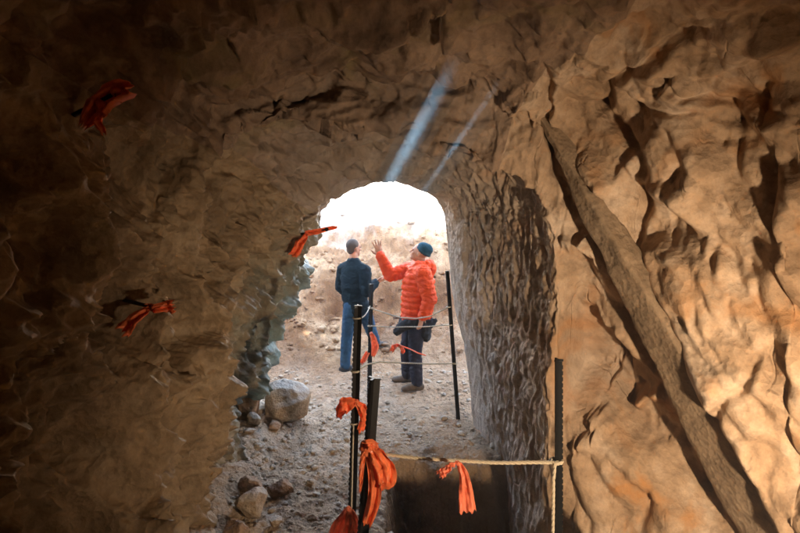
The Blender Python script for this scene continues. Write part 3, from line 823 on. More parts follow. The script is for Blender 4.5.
# ------------------------------------------------------------------ rope barrier
def picket(base, top, w, label, mat=M_POST, rot=0.):
    """Y-section steel fence picket with a row of notches"""
    base, top = Vector(base), Vector(top)
    L = (top - base).length; ax = (top - base).normalized()
    o = empty('fence_picket', base)
    tag(o, label, 'fence post', 'dark steel pickets of the rope barrier')
    o.rotation_mode = 'QUATERNION'
    o.rotation_quaternion = Vector((0, 0, 1)).rotation_difference(ax)
    R0 = Matrix.Rotation(rot, 3, 'Z')
    mb = MB()
    th = .16 * w
    for k in range(3):
        R = R0 @ Matrix.Rotation(k * 2 * math.pi / 3, 3, 'Z')
        if k:
            mb.box(R @ Vector((0, w * .31, L / 2)), th, w * .62, L, R)
        else:        # the notched web: teeth along its outer edge
            mb.box(R @ Vector((0, w * .26, L / 2)), th, w * .52, L - .002, R)
            z = .012
            while z < L - .01:
                mb.box(R @ Vector((0, w * .57, z)), th * .96, w * .10, .020, R); z += .032
    b = mb.build('post', mat, o, smooth=False)
    cap = MB()
    for k in range(3):
        R = R0 @ Matrix.Rotation(k * 2 * math.pi / 3, 3, 'Z')
        cap.box(R @ Vector((0, w * .32, L + .006)), th * 1.5, w * .68, .010, R)
    cap.build('cap', mat, o, smooth=False)
    return o


def spot_on(x, y, d):
    q = P(x, y, d); return q


pk = {}
pk['right'] = (P(458, 420, 5.45), P(447, 272, 5.45))
pk['back'] = (P(369, 402, 5.95), P(371, 285, 5.95))
pk['mid'] = (P(351, 545, 3.45), P(358, 307, 3.45))
pk['near'] = (P(357.5, 590, 3.05), P(373.5, 380, 3.05))
pk['wall'] = (P(558, 610, 2.85), P(558, 361, 2.85))
for k, w, rt, lb in (('right', .038, .3, 'thin dark picket leaning in front of the brown slope, beyond the pit'),
                     ('back', .044, 1.0, 'dark picket between the two people, by the waving hand'),
                     ('mid', .046, 2.2, 'tall dark picket with an orange tape bow halfway down'),
                     ('near', .062, .7, 'thick dark picket with a big bundle of orange tape'),
                     ('wall', .042, -1.9, 'dark notched picket standing upright against the lit buff wall')):
    b, t = pk[k]
    ax = (t - b).normalized()
    b = b - ax * .12
    picket(b, t, w, lb, rot=rt)


def rope(name, pts, r, mat, label, cat='rope', group=None, strands=3, pitch=.03):
    """twisted cord along a path"""
    pts = [Vector(p) for p in pts]
    # resample
    out = [pts[0]]
    for i in range(len(pts) - 1):
        L = (pts[i + 1] - pts[i]).length; m = max(1, int(L / .006))
        for k in range(1, m + 1): out.append(pts[i].lerp(pts[i + 1], k / m))
    mb = MB()
    acc = [0]
    for i in range(1, len(out)): acc.append(acc[-1] + (out[i] - out[i - 1]).length)
    for s in range(strands):
        path = []
        for i, q in enumerate(out):
            t = (out[min(i + 1, len(out) - 1)] - out[max(i - 1, 0)]).normalized()
            a = t.cross(Vector((0, 0, 1)))
            if a.length < .1: a = t.cross(Vector((1, 0, 0)))
            a.normalize(); b = t.cross(a)
            w = acc[i] / pitch * 2 * math.pi / 3 + s * 2 * math.pi / strands
            path.append(q + (a * math.cos(w) + b * math.sin(w)) * r * .5)
        mb.tube(path, r * .56, 6)
    return tag(mb.build(name, mat), label, cat, group)


def sag(a, b, s, n=24, wob=0.):
    a, b = Vector(a), Vector(b); r = []
    for i in range(n + 1):
        t = i / n; q = a.lerp(b, t); q.z -= s * 4 * t * (1 - t)
        if wob: q += Vector((0, wob * math.sin(t * 9.0), wob * .6 * math.sin(t * 14 + 1)))
        r.append(q)
    return r


def loop(c, r, n=20, tilt=.1):
    return [Vector(c) + Vector((math.cos(k / n * 6.283 * 1.5) * r, math.sin(k / n * 6.283 * 1.5) * r, tilt * r * k / n)) for k in range(n + 1)]


GR = 'cords and ropes of the rope barrier'
a = P(369, 453, 3.02); b = P(557, 463, 2.83)
rope('barrier_rope', loop(a + Vector((0, .02, 0)), .034) + sag(a, b, .015, wob=.004) + loop(b + Vector((0.004, .02, 0)), .028), .010, M_ROPE,
     'thick cream rope strung across the pit from the tape bundle', group=GR)
b2 = P(555, 464, 2.82)
rope('barrier_rope', [b2, P(553.5, 480, 2.815), P(553, 520, 2.82), P(552, 560, 2.82), P(552, 600, 2.82)], .009, M_ROPE,
     'loose rope end hanging down beside the picket at the lit wall', group=GR)
a = P(370.5, 308, 5.93); b = P(448.5, 307, 5.45)
rope('barrier_rope', loop(a, .024) + [a, P(385, 313, 5.82), P(400, 317.5, 5.72), P(416, 318.5, 5.64), P(430, 316.5, 5.55), b] + loop(b, .02), .007, M_CORD,
     'uppermost pale cord, sagging across the red jacket', group=GR)
a = P(370, 326, 5.93); b = P(450, 325, 5.45)
rope('barrier_rope', loop(a, .024) + sag(a, b, .015, wob=.003) + loop(b, .02), .006, M_CORD, 'pale cord stretched across the dark fleece at hip height', group=GR)
a = P(355.5, 371, 3.45); b = P(455, 363.5, 5.45)
rope('barrier_rope', loop(a, .026) + [a, P(368, 364, 4.4), P(380, 362, 4.7), P(405, 363, 5.0), P(430, 364, 5.2), b] + loop(b, .02), .007, M_CORD,
     'lowest pale cord of the back span, crossing at knee height', group=GR)
a = P(353.5, 425, 3.42); b = P(366, 452, 3.04)
rope('barrier_rope', loop(a + Vector((0, .03, 0)), .026) + sag(a, P(351.5, 512, 3.39), 0, 10), .005, M_CORD,
     'thin white cord running down the tall picket to the crumpled tape', group=GR)
a = P(357, 318, 3.45); b = P(370, 306, 5.9)
rope('barrier_rope', loop(a, .026) + sag(a, b, .04), .005, M_CORD, 'short slack cord joining the tall picket to the picket behind it', group=GR)
a = P(402, 346, 5.6); b = P(426, 355.5, 5.5)
rope('barrier_rope', [a, P(410, 349, 5.57), P(418, 353, 5.53), b], .007, M_TAPEP, 'short slanting pink cord tail in front of the dark trousers', group=GR)


# ------------------------------------------------------------------ flagging tape
def tail(mb, path, widths, axis=(1, 0, 0), pleat=.012, freq=2.2, seed=0, nw=15, nl=34):
    """crumpled strip of plastic film; path = centre points, widths at each"""
    path = [Vector(q) for q in path]; ax = Vector(axis).normalized()
    K = len(path); g = []
    rg = random.Random(seed); ph = rg.uniform(0, 6); ph2 = rg.uniform(0, 6)
    for i in range(nl):
        t = i / (nl - 1) * (K - 1 - 1e-6); k = int(t); f = t - k
        q = lambda j: path[max(0, min(K - 1, j))]
        c = Vector(cr(np.array(q(k - 1)), np.array(q(k)), np.array(q(k + 1)), np.array(q(k + 2)), f))
        w = widths[k] * (1 - f) + widths[k + 1] * f
        tg = (q(k + 1) - q(k)).normalized()
        sx = (ax - tg * ax.dot(tg)).normalized(); nn = tg.cross(sx)
        row = []
        for j in range(nw):
            u = j / (nw - 1) - .5
            amp = pleat * min(1, w / .05) * (1.2 - .3 * i / nl)
            off = amp * (math.sin(u * freq * 6.28 + ph + i * .09) + .5 * math.sin(u * freq * 15 + ph2 - i * .13)) \
                + .010 * math.sin(i * .33 + ph) + .004 * math.sin(i * .9 + u * 9 + ph2)
            fr = .012 * math.sin(u * 21 + ph) if i == nl - 1 else 0
            row.append(c + sx * u * w + nn * off + tg * fr)
        g.append(row)
    vs = [v for r in g for v in r]
    fs = [(i * nw + j, i * nw + j + 1, (i + 1) * nw + j + 1, (i + 1) * nw + j) for i in range(nl - 1) for j in range(nw - 1)]
    mb.add(vs, fs)


def knot(mb, c, r, seed):
    rg = random.Random(seed)
    for k in range(4):
        cc = Vector(c) + Vector((rg.uniform(-1, 1), rg.uniform(-1, .3), rg.uniform(-1, 1))) * r * .4
        mb.ell(cc, (r * rg.uniform(.6, 1), r * rg.uniform(.5, .8), r * rg.uniform(.4, .8)), Matrix.Rotation(rg.uniform(0, 3), 3, 'Y'), 12, 8)


TG = 'orange flagging tape tied round the cave'


def tape(mb, mat, label, thick=.0012):
    o = mb.build('flagging_tape', mat)
    m = o.modifiers.new('thickness', 'SOLIDIFY'); m.thickness = thick
    return tag(o, label, 'tape', TG)


D = 2.985
mb = MB()
knot(mb, P(367, 447, 2.98), .045, 1)
tail(mb, [P(371, 449, D - .02), P(379, 458, D - .05), P(386, 470, D - .05), P(386, 481, D - .03), P(378, 488, D - .01)], [.05, .09, .11, .10, .06], (1, .1, .4), .016, 2.2, 2)
tail(mb, [P(369, 450, D), P(374, 470, D - .02), P(375, 490, D - .02), P(372, 508, D - .01), P(367, 525, D)], [.05, .075, .075, .07, .055], (1, 0, 0), .014, 1.6, 3)
tail(mb, [P(364, 450, D - .03), P(362, 465, D - .03), P(361, 480, D - .02), P(360, 492, D - .01)], [.03, .03, .022, .012], (1, 0, 0), .006, 1.2, 4)
tail(mb, [P(364, 446, D - .04), P(370, 444, D - .055), P(376, 447, D - .03)], [.05, .055, .045], (0, 0, 1), .008, 1.5, 5)
tape(mb, M_TAPER, 'big bundle of shiny orange tape knotted on the thick picket')
D = 3.41
mb = MB()
knot(mb, P(356, 402, D), .022, 6)
tail(mb, [P(356, 402, D), P(350, 403, D - .02), P(343, 407, D - .02), P(338, 417, D - .01)], [.03, .08, .10, .05], (.3, 0, 1), .012, 1.5, 7)
tail(mb, [P(357, 403, D), P(362, 409, D - .02), P(366, 420, D - .02), P(363, 432, D)], [.03, .07, .08, .08], (1, 0, .4), .012, 1.6, 8)
tape(mb, M_TAPE, 'orange tape bow tied halfway down the tall picket')
D = 2.80
mb = MB()
knot(mb, P(457, 462, D), .012, 10)
tail(mb, [P(456, 462, D), P(450, 465, D - .01), P(444, 471, D), P(440, 476, D)], [.015, .03, .045, .055], (.6, 0, 1), .010, 1.2, 11)
tail(mb, [P(458, 462, D - .01), P(464, 475, D - .02), P(466, 492, D - .01), P(467.5, 511, D)], [.02, .05, .075, .092], (1, 0, -.08), .010, 1.6, 12)
tape(mb, M_TAPEP, 'orange tape with two tails hanging from the rope above the pit')
D = 3.38
mb = MB()
knot(mb, P(348.5, 510, D), .03, 14)
tail(mb, [P(348, 510, D), P(345, 520, D - .02), P(341, 532, D - .02), P(337, 548, D)], [.05, .10, .14, .16], (1, 0, 0), .02, 3.0, 15)
tail(mb, [P(350, 510, D), P(354, 521, D - .02), P(357, 533, D - .01), P(357, 546, D)], [.04, .06, .07, .07], (1, .1, 0), .014, 2., 16)
tape(mb, M_TAPEP, 'crumpled pink orange tape gathered at the foot of the tall picket')
D = 5.86
mb = MB()
knot(mb, P(371, 333, D), .02, 18)
tail(mb, [P(371, 333, D), P(374, 340, D - .02), P(375, 348, D - .01), P(373, 356, D)], [.03, .07, .085, .04], (1, 0, 0), .012, 1.4, 19)
tail(mb, [P(368, 352, D), P(364, 359, D), P(361, 363, D)], [.05, .06, .04], (.5, 0, 1), .010, 1.4, 20)
tape(mb, M_TAPEP, 'small pink orange tape on the picket between the two people')
D = 5.58
mb = MB()
knot(mb, P(400, 346, D), .02, 22)
tail(mb, [P(400, 346, D), P(395, 346, D - .01), P(391.5, 351, D)], [.025, .06, .05], (.2, 0, 1), .010, 1.4, 23)
tail(mb, [P(401, 346, D), P(403, 351, D), P(402, 353, D)], [.03, .05, .03], (1, 0, 0), .006, 1.4, 24)
tape(mb, M_TAPEP, 'small looped orange tape in front of the dark trousers')


# spikes driven in the chipped wall, each with tape
def wall_spike(px, py, tip, label):
    h, nn = hit(px, py)
    h = h + nn * .02; t = h + Vector(tip) + nn * .03; a = h - (t - h) * .4
    mb = MB()
    n = 14
    mb.tube([a.lerp(t, k / n) for k in range(n + 1)], [.011 - .003 * k / n for k in range(n + 1)], 10)
    mb.ell(t, .017, None, 12, 8)
    tag(mb.build('wall_spike', M_IRON), label, 'spike', 'iron spikes driven in the chipped wall')
    return h, t


GT = TG
h, t = wall_spike(74, 116, (.17, -.06, .055), 'dark iron spike high on the chipped wall near the ceiling')
m_ = h.lerp(t, .6)
mb = MB()
tail(mb, [t + Vector((.06, -.02, .02)), t, m_ + Vector((0, -.01, -.02)), m_ + Vector((-.06, -.02, -.10))], [.06, .085, .10, .03], (.15, -.2, 1), .020, 1.4, 31)
tail(mb, [m_, m_ + Vector((.0, -.02, -.06)), m_ + Vector((.02, -.02, -.13))], [.06, .05, .025], (1, 0, .2), .012, 1.4, 32)
knot(mb, t, .024, 33)
tape(mb, M_TAPER, 'red orange tape bunched on the highest wall spike')
h, t = wall_spike(131, 300, (.16, -.06, -.008), 'dark iron spike at mid height on the chipped wall')
m_ = h.lerp(t, .85)
mb = MB()
tail(mb, [m_ + Vector((-.01, -.01, 0)), t + Vector((.04, -.02, .005)), t + Vector((.11, -.02, .01))], [.04, .05, .065], (0, -.2, 1), .012, 1.4, 35)
tail(mb, [m_, m_ + Vector((-.06, -.02, -.05)), m_ + Vector((-.13, -.02, -.12))], [.03, .065, .09], (.55, -.1, -.6), .014, 1.6, 36)
knot(mb, t, .018, 37)
tape(mb, M_TAPER, 'red tape tied to the mid height wall spike, one tail blown sideways')
h, t = wall_spike(302, 234, (.17, -.02, .03), 'iron spike on the wall beside the bright tunnel mouth')
mb = MB()
tail(mb, [h + Vector((.02, -.03, .0)), h.lerp(t, .6) + Vector((0, -.02, 0)), t + Vector((.09, 0, .02))], [.05, .05, .02], (0, -.2, 1), .008, 1.4, 40)
tail(mb, [h + Vector((.03, -.03, 0)), h + Vector((-.02, -.05, -.08)), h + Vector((-.08, -.08, -.18))], [.04, .09, .08], (1, -.3, -.2), .012, 1.6, 41)
tape(mb, M_TAPE, 'bright orange tape by the tunnel mouth with a long dangling tail')


# ------------------------------------------------------------------ the dusty air of the cave
def air(name, mb, dens, col, aniso, label, cat, grad=None):
    m = bpy.data.materials.new(name); m.use_nodes = True; nt = m.node_tree; nt.nodes.clear()
    out = nt.nodes.new('ShaderNodeOutputMaterial'); v = nt.nodes.new('ShaderNodeVolumePrincipled')
    v.inputs['Color'].default_value = (*col, 1); v.inputs['Density'].default_value = dens; v.inputs['Anisotropy'].default_value = aniso
    nt.links.new(v.outputs[0], out.inputs['Volume'])
    if grad:      # drifting wisps, thinning out up the beam
        g = N(nt, 'ShaderNodeNewGeometry'); sx = N(nt, 'ShaderNodeSeparateXYZ'); nt.links.new(g.outputs['Position'], sx.inputs[0])
        n = N(nt, 'ShaderNodeTexNoise', Scale=5., Detail=3.); nt.links.new(g.outputs['Position'], n.inputs['Vector'])
        a = N(nt, 'ShaderNodeMapRange'); a.inputs[1].default_value = grad[0]; a.inputs[2].default_value = grad[1]; a.interpolation_type = 'SMOOTHSTEP'
        nt.links.new(sx.outputs[1], a.inputs[0])
        b = N(nt, 'ShaderNodeMapRange'); b.inputs[1].default_value = .3; b.inputs[2].default_value = .65; b.inputs[3].default_value = .35 * dens; b.inputs[4].default_value = dens
        nt.links.new(n.outputs[0], b.inputs[0])
        k = N(nt, 'ShaderNodeMath', operation='MULTIPLY'); nt.links.new(a.outputs[0], k.inputs[0]); nt.links.new(b.outputs[0], k.inputs[1])
        nt.links.new(k.outputs[0], v.inputs['Density'])
    o = mb.build(name, m, smooth=False)
    return tag(o, label, cat, kind='stuff')


mb = MB(); mb.box((0, 43, 10), 96, 106, 26)
air('haze', mb, .012, (.78, .90, 1.0), .2, 'thin pale dusty haze hanging in the whole cave', 'haze')

mb = MB()
for h, r in ((P(457, 60, 2.6), .10), (P(509, 72, 2.6), .07)):  # dense blue-tinted air added round the beams so they show
    mb.tube([h + SUN_TRAVEL * (-.05 + 2.0 * k / 12) for k in range(13)], [r * (1.0 + .2 * k / 12) for k in range(13)], 16)
air('dust', mb, 1.25, (.38, .68, 1.0), 0., 'two tubes of blue tinted dust added along the sunbeams to make them show', 'dust', (2.55, 3.3))

# ------------------------------------------------------------------ people
def hand(mb, wrist, direc, palm_n, r=1.0, curl=.25, spread=.12, thumb_side=1):
    """palm, four bent fingers of different lengths and a thumb from the palm's side"""
    w = Vector(wrist); d = Vector(direc).normalized(); n = Vector(palm_n); n = (n - d * n.dot(d)).normalized()
    s = d.cross(n).normalized() * thumb_side
    pl = .095 * r
    rot = Matrix((s, n, d)).transposed()
    mb.ell(w + d * pl * .55, (.043 * r, .018 * r, .056 * r), rot, 16, 10)
    mb.limb([w - d * .03, w + d * .03], [.026 * r, .028 * r], 12)
    for k, (off, L) in enumerate(((.030, .070), (.010, .080), (-.010, .074), (-.029, .058))):
        a = w + d * pl * .85 + s * off * r
        dd = (d + s * (off * spread / .03)).normalized()
        c1 = a + dd * L * .5 * r
        d2 = (dd + n * curl).normalized(); c2 = c1 + d2 * L * .32 * r
        d3 = (d2 + n * curl * 1.2).normalized(); c3 = c2 + d3 * L * .25 * r
        mb.limb([a, c1, c2, c3], [.0098 * r, .0092 * r, .0085 * r, .0075 * r], 10, .008)
    a = w + d * pl * .22 + s * .034 * r
    t1 = a + (s * .85 + d * .6).normalized() * .036 * r
    t2 = t1 + (s * .45 + d * .9).normalized() * .034 * r
    mb.limb([w + d * .03 + s * .018, a, t1, t2], [.016 * r, .014 * r, .0115 * r, .009 * r], 10, .008)


def head(mb, c, R, r=1.0):
    """skull, jaw, nose, brow, cheeks, lips, ears; R: columns = right, forward(face), up"""
    f = lambda x, y, z: Vector(c) + R @ Vector((x, y, z)) * r
    mb.ell(f(0, -.012, .03), (.076 * r, .095 * r, .092 * r), R, 24, 16)
    mb.ell(f(0, .018, -.035), (.060 * r, .072 * r, .075 * r), R, 20, 14)
    mb.ell(f(0, .055, -.085), (.034 * r, .030 * r, .026 * r), R, 14, 10)      # chin
    mb.ell(f(0, .078, .022), (.052 * r, .016 * r, .013 * r), R, 14, 8)        # brow
    mb.limb([f(0, .084, .012), f(0, .104, -.022)], [.009 * r, .014 * r], 10, .01)   # nose
    for s in (-1, 1):
        mb.ell(f(s * .011, .096, -.026), .009 * r, None, 10, 8)
        mb.ell(f(s * .036, .060, -.022), (.024 * r, .022 * r, .022 * r), R, 12, 8)  # cheeks
        mb.ell(f(s * .079, -.008, -.012), (.009 * r, .019 * r, .031 * r), R, 12, 8) # ears
    mb.ell(f(0, .086, -.050), (.022 * r, .010 * r, .005 * r), R, 12, 6)
    mb.ell(f(0, .084, -.060), (.020 * r, .010 * r, .006 * r), R, 12, 6)


def frame(face, up=(0, 0, 1)):
    f = Vector(face).normalized(); u = Vector(up); u = (u - f * u.dot(f)).normalized(); r = f.cross(u)
    return Matrix((r, f, u)).transposed()


def eyes(c, R, parent):
    for s in (-1, 1):
        mb = MB()
        mb.ell(Vector(c) + R @ Vector((s * .031, .079, .004)), (.011, .007, .007), R, 12, 8)
        mb.build('eye', M_EYE, parent)


def boot(mb, ankle, toe_dir, r=1.0):
    a = Vector(ankle); t = Vector(toe_dir); t.z = 0; t.normalize()
    z0 = a.z - .085
    R = frame(t)
    mb.ell(Vector((a.x, a.y, z0 + .048)) - t * .03, (.042 * r, .058 * r, .052 * r), R, 16, 10)
    mb.ell(Vector((a.x, a.y, z0 + .045)) + t * .07, (.046 * r, .085 * r, .045 * r), R, 16, 10)
    mb.ell(Vector((a.x, a.y, z0 + .040)) + t * .135, (.045 * r, .055 * r, .036 * r), R, 16, 10)
    mb.limb([a + Vector((0, 0, .07)), a - Vector((0, 0, .03))], [.058 * r, .052 * r], 14)


def sole(mb, ankle, toe_dir):
    a = Vector(ankle); t = Vector(toe_dir); t.z = 0; t.normalize()
    z0 = a.z - .085; R = frame(t)
    mb.ell(Vector((a.x, a.y, z0 + .012)) + t * .055, (.050, .148, .016), R, 20, 8)


def wrinkle(amp, sc, seed, stretch=(1, 1, 2.2)):
    st = np.array(stretch)
    def f(co):
        q = warp(co.astype(np.float64), .05, .12, seed)
        return amp * (1 - np.abs(fbm(q * st / sc, seed, 3)) * 3)
    return f


# --- the man in the dark jacket: back turned, facing the slope to the right
Ax, Ay = -.60, 7.10
pa = empty('person', (Ax, Ay, gz(Ax, Ay) - .01))
tag(pa, 'man in a dark teal jacket and blue jeans, back turned, holding out one hand', 'person')
HR = frame((.75, .60, .04))
hc = Vector((-.015, .02, 1.635))
sR, eR, wR_ = Vector((.14, -.12, 1.345)), Vector((.165, -.17, 1.09)), Vector((.29, .00, 1.19))
sL, eL, wL = Vector((-.165, .10, 1.345)), Vector((-.205, .12, 1.10)), Vector((-.10, .26, .95))
hipR, kR, aR = Vector((-.045, -.04, .86)), Vector((-.105, -.02, .47)), Vector((-.125, -.06, .085))
hipL, kL, aL = Vector((.095, .06, .86)), Vector((.20, .22, .50)), Vector((.255, .42, .17))
aL.z = .085 + gz(Ax + .255, Ay + .42) - gz(Ax, Ay) + .01
mb = MB()
head(mb, hc, HR, 1.0)
mb.limb([Vector((-.02, 0, 1.40)), Vector((-.018, .01, 1.56))], [.066, .056])
mb.limb([Vector((-.01, 0, .90)), Vector((-.015, 0, 1.15)), Vector((-.018, 0, 1.36))], [.11, .10, .09])
for a_, b_, c_ in ((sR, eR, wR_), (sL, eL, wL)): mb.limb([Vector((-.018, 0, 1.37)), a_, b_, c_], [.07, .05, .04, .028])
for a_, b_, c_ in ((hipR, kR, aR), (hipL, kL, aL)): mb.limb([Vector((0, 0, .92)), a_, b_, c_], [.11, .08, .055, .042])
hand(mb, wR_, (.85, .30, .28), (-.2, .5, .8), 1.05, .22, .16, 1)
hand(mb, wL, (.45, .55, -.6), (.6, .2, .4), 1.0, .4, .1, -1)
body = mb.fuse('body', M_SKIN, pa, .005, 2)
eyes(hc, HR, body)
mb = MB()     # close cropped hair
f_ = lambda x, y, z: hc + HR @ Vector((x, y, z))
mb.ell(f_(0, -.020, .040), (.080, .094, .088), HR, 24, 16)
mb.ell(f_(0, -.055, -.01), (.068, .050, .065), HR, 16, 12)
mb.fuse('hair', M_HAIR, pa, .008, 2, deform=lambda co: .002 * fbm(co / .01, 3, 2))
mb = MB()     # jacket
for z, rx, ry, x, y in ((.86, .185, .145, .015, .0), (.88, .190, .150, .01, .0), (1.0, .190, .150, -.005, 0), (1.12, .192, .150, -.015, 0), (1.24, .195, .145, -.02, 0), (1.34, .185, .125, -.02, 0), (1.40, .13, .10, -.02, 0)):
    mb.ell((x, y, z), (rx, ry, .16 if z < 1.3 else .11), Matrix.Rotation(-.65, 3, 'Z'), 24, 12)
mb.limb([Vector((-.02, 0, 1.39)), sR, eR, wR_ - (wR_ - eR) * .12], [.10, .086, .074, .056])
mb.limb([Vector((-.02, 0, 1.39)), sL, eL, wL - (wL - eL) * .12], [.10, .086, .074, .056])
mb.ell((-.02, .0, 1.475), (.082, .080, .045), None, 20, 10)
mb.fuse('jacket', M_NAVY, pa, .009, 4, deform=wrinkle(.007, .11, 11))
mb = MB()     # jeans
mb.ell((.02, .01, .86), (.165, .135, .12), Matrix.Rotation(-.65, 3, 'Z'), 20, 12)
for a_, b_, c_ in ((hipR, kR, aR), (hipL, kL, aL)): mb.limb([a_, b_, c_ + Vector((0, 0, .01))], [.105, .076, .064])
mb.fuse('jeans', M_JEANS, pa, .009, 4, deform=wrinkle(.006, .08, 15, (1, 1, 1.6)))
for a_, t_ in ((aR, (.85, .35, 0)), (aL, (.8, .45, 0))):
    mb = MB(); boot(mb, a_, t_); s_ = mb.fuse('shoe', M_DSHOE, pa, .008, 3)
    mb = MB(); sole(mb, a_, t_); mb.build('sole', M_SOLE, s_)

# --- the person in the red jacket: side on, looking up, one arm raised
Bx, By = .144, 6.40
pb = empty('person', (Bx, By, gz(Bx, By) - .01))
tag(pb, 'person in a red puffer jacket and teal beanie, looking up with a raised hand', 'person')
up = Vector((.38, 0, 1)).normalized()
HR = frame((-.90, .22, .38))
hc = Vector((.085, .0, 1.615))
sF, eF, wF = Vector((-.01, .17, 1.40)), Vector((-.265, .12, 1.335)), Vector((-.385, .06, 1.585))
sN, eN, wN = Vector((.12, -.19, 1.39)), Vector((.20, -.24, 1.10)), Vector((.115, -.25, .90))
hipN, kN, aN = Vector((.06, -.09, .84)), Vector((.035, -.13, .47)), Vector((.055, -.12, .085))
hipF, kF, aF = Vector((.02, .09, .84)), Vector((-.06, .09, .48)), Vector((-.055, .16, .085))
mb = MB()
head(mb, hc, HR, 1.0)
mb.limb([Vector((.10, 0, 1.40)), Vector((.10, 0, 1.55))], [.066, .058])
mb.limb([Vector((.05, 0, .90)), Vector((.06, 0, 1.15)), Vector((.085, 0, 1.38))], [.13, .13, .12])
for a_, b_, c_ in ((sF, eF, wF), (sN, eN, wN)): mb.limb([Vector((.085, 0, 1.38)), a_, b_, c_], [.07, .05, .04, .028])
for a_, b_, c_ in ((hipN, kN, aN), (hipF, kF, aF)): mb.limb([Vector((.05, 0, .90)), a_, b_, c_], [.11, .08, .055, .042])
hand(mb, wF, (-.24, .0, .97), (-.35, .93, .0), 1.15, .06, .26, 1)
hand(mb, wN, (-.25, .05, -.95), (-.7, .6, .2), 1.0, .35, .1, 1)
body = mb.fuse('body', M_SKIN, pb, .005, 2)
eyes(hc, HR, body)
f_ = lambda x, y, z: hc + HR @ Vector((x, y, z))
mb = MB()      # beanie: knitted cap with a turned up band
mb.ell(f_(0, -.040, .066), (.088, .098, .082), HR, 26, 18)
mb.ell(f_(0, -.075, .075), (.070, .070, .070), HR, 18, 12)
mb.ell(f_(0, -.040, .040), (.094, .106, .034), HR @ Matrix.Rotation(.22, 3, 'X'), 26, 10)
mb.fuse('beanie', M_BEAN, pb, .007, 2, deform=lambda co: .0022 * np.sin(co[:, 0] * 260 + co[:, 1] * 180) + .003 * fbm(co / .03, 5, 2))
mb = MB()      # padded jacket built of quilted rings
TR = Matrix.Rotation(-.15, 3, 'Z')
zs_ = np.arange(.80, 1.42, .068)
for z in zs_:
    t = (z - .80) / .62
    rx = .185 + .018 * math.sin(t * 3.0) - (.05 * max(0, t - .8) / .2); ry = .195 - (.03 * max(0, t - .85) / .15)
    mb.ell((.052 + .035 * t, 0, z), (rx, ry, .080), TR, 26, 12)


def puff(pts, rads, st=.058):
    pts = [Vector(q) for q in pts]
    for i in range(len(pts) - 1):
        L = (pts[i + 1] - pts[i]).length; m = max(2, round(L / st)); d = (pts[i + 1] - pts[i]).normalized()
        R = Vector((0, 0, 1)).rotation_difference(d).to_matrix()
        for k in range(m + 1):
            t = k / m; r = rads[i] * (1 - t) + rads[i + 1] * t
            mb.ell(pts[i].lerp(pts[i + 1], t), (r, r, .066), R, 18, 10)


puff([sF, eF], [.098, .082]); puff([eF, wF - (wF - eF) * .05], [.082, .058])
puff([sN, eN], [.105, .088]); puff([eN, wN + (eN - wN) * .10], [.088, .062])
for s_, r_ in ((sF, .10), (sN, .105)): mb.limb([Vector((.085, 0, 1.40)), s_], [.12, r_])
for k in range(9):   # the hood lying on the shoulders
    a = math.pi * (-.15 + 1.3 * k / 8) - math.pi / 2
    mb.ell((.115 + .105 * math.cos(a), .125 * math.sin(a), 1.485 - .012 * abs(math.sin(a))), (.052, .052, .058), None, 14, 10)
mb.ell((.235, 0, 1.43), (.055, .10, .085), None, 16, 10)
mb.ell((.09, 0, 1.45), (.10, .10, .05), None, 18, 10)
mb.fuse('jacket', M_REDJ, pb, .008, 4, .5, deform=wrinkle(.007, .08, 21))
mb = MB()
mb.ell((.05, 0, .84), (.165, .165, .12), None, 20, 12)
for a_, b_, c_ in ((hipN, kN, aN), (hipF, kF, aF)): mb.limb([a_, b_, c_ + Vector((0, 0, .02))], [.105, .078, .066])
mb.fuse('trousers', M_TROU, pb, .009, 4, deform=wrinkle(.007, .08, 25, (1, 1, 1.6)))
mb = MB()      # fleece tied round the hips by its sleeves
for k in range(16):
    a = 2 * math.pi * k / 16
    mb.ell((.05 + .165 * math.cos(a), .175 * math.sin(a), .79 + .02 * math.sin(3 * a)), (.05, .05, .055), None, 12, 8)
mb.limb([Vector((-.06, -.14, .79)), Vector((-.13, -.15, .755)), Vector((-.17, -.14, .71))], [.06, .058, .052])
mb.limb([Vector((.17, -.12, .79)), Vector((.235, -.13, .80)), Vector((.265, -.13, .83))], [.05, .042, .035])
for z in (.74, .68, .62):
    mb.ell((.17, 0, z), (.055 + .01 * (z - .62) / .12, .14, .06), None, 16, 10)
mb.ell((.15, -.14, .70), (.07, .06, .09), None, 14, 10)
mb.fuse('tied_fleece', M_WRAP, pb, .009, 3, deform=wrinkle(.008, .07, 29, (1, 1, 1)))
for a_, t_ in ((aN, (-.9, -.25, 0)), (aF, (-.95, .1, 0))):
    mb = MB(); boot(mb, a_, t_, 1.08); s_ = mb.fuse('boot', M_SHOE, pb, .008, 3)
    mb = MB(); sole(mb, a_, t_); mb.build('sole', M_SOLE, s_)

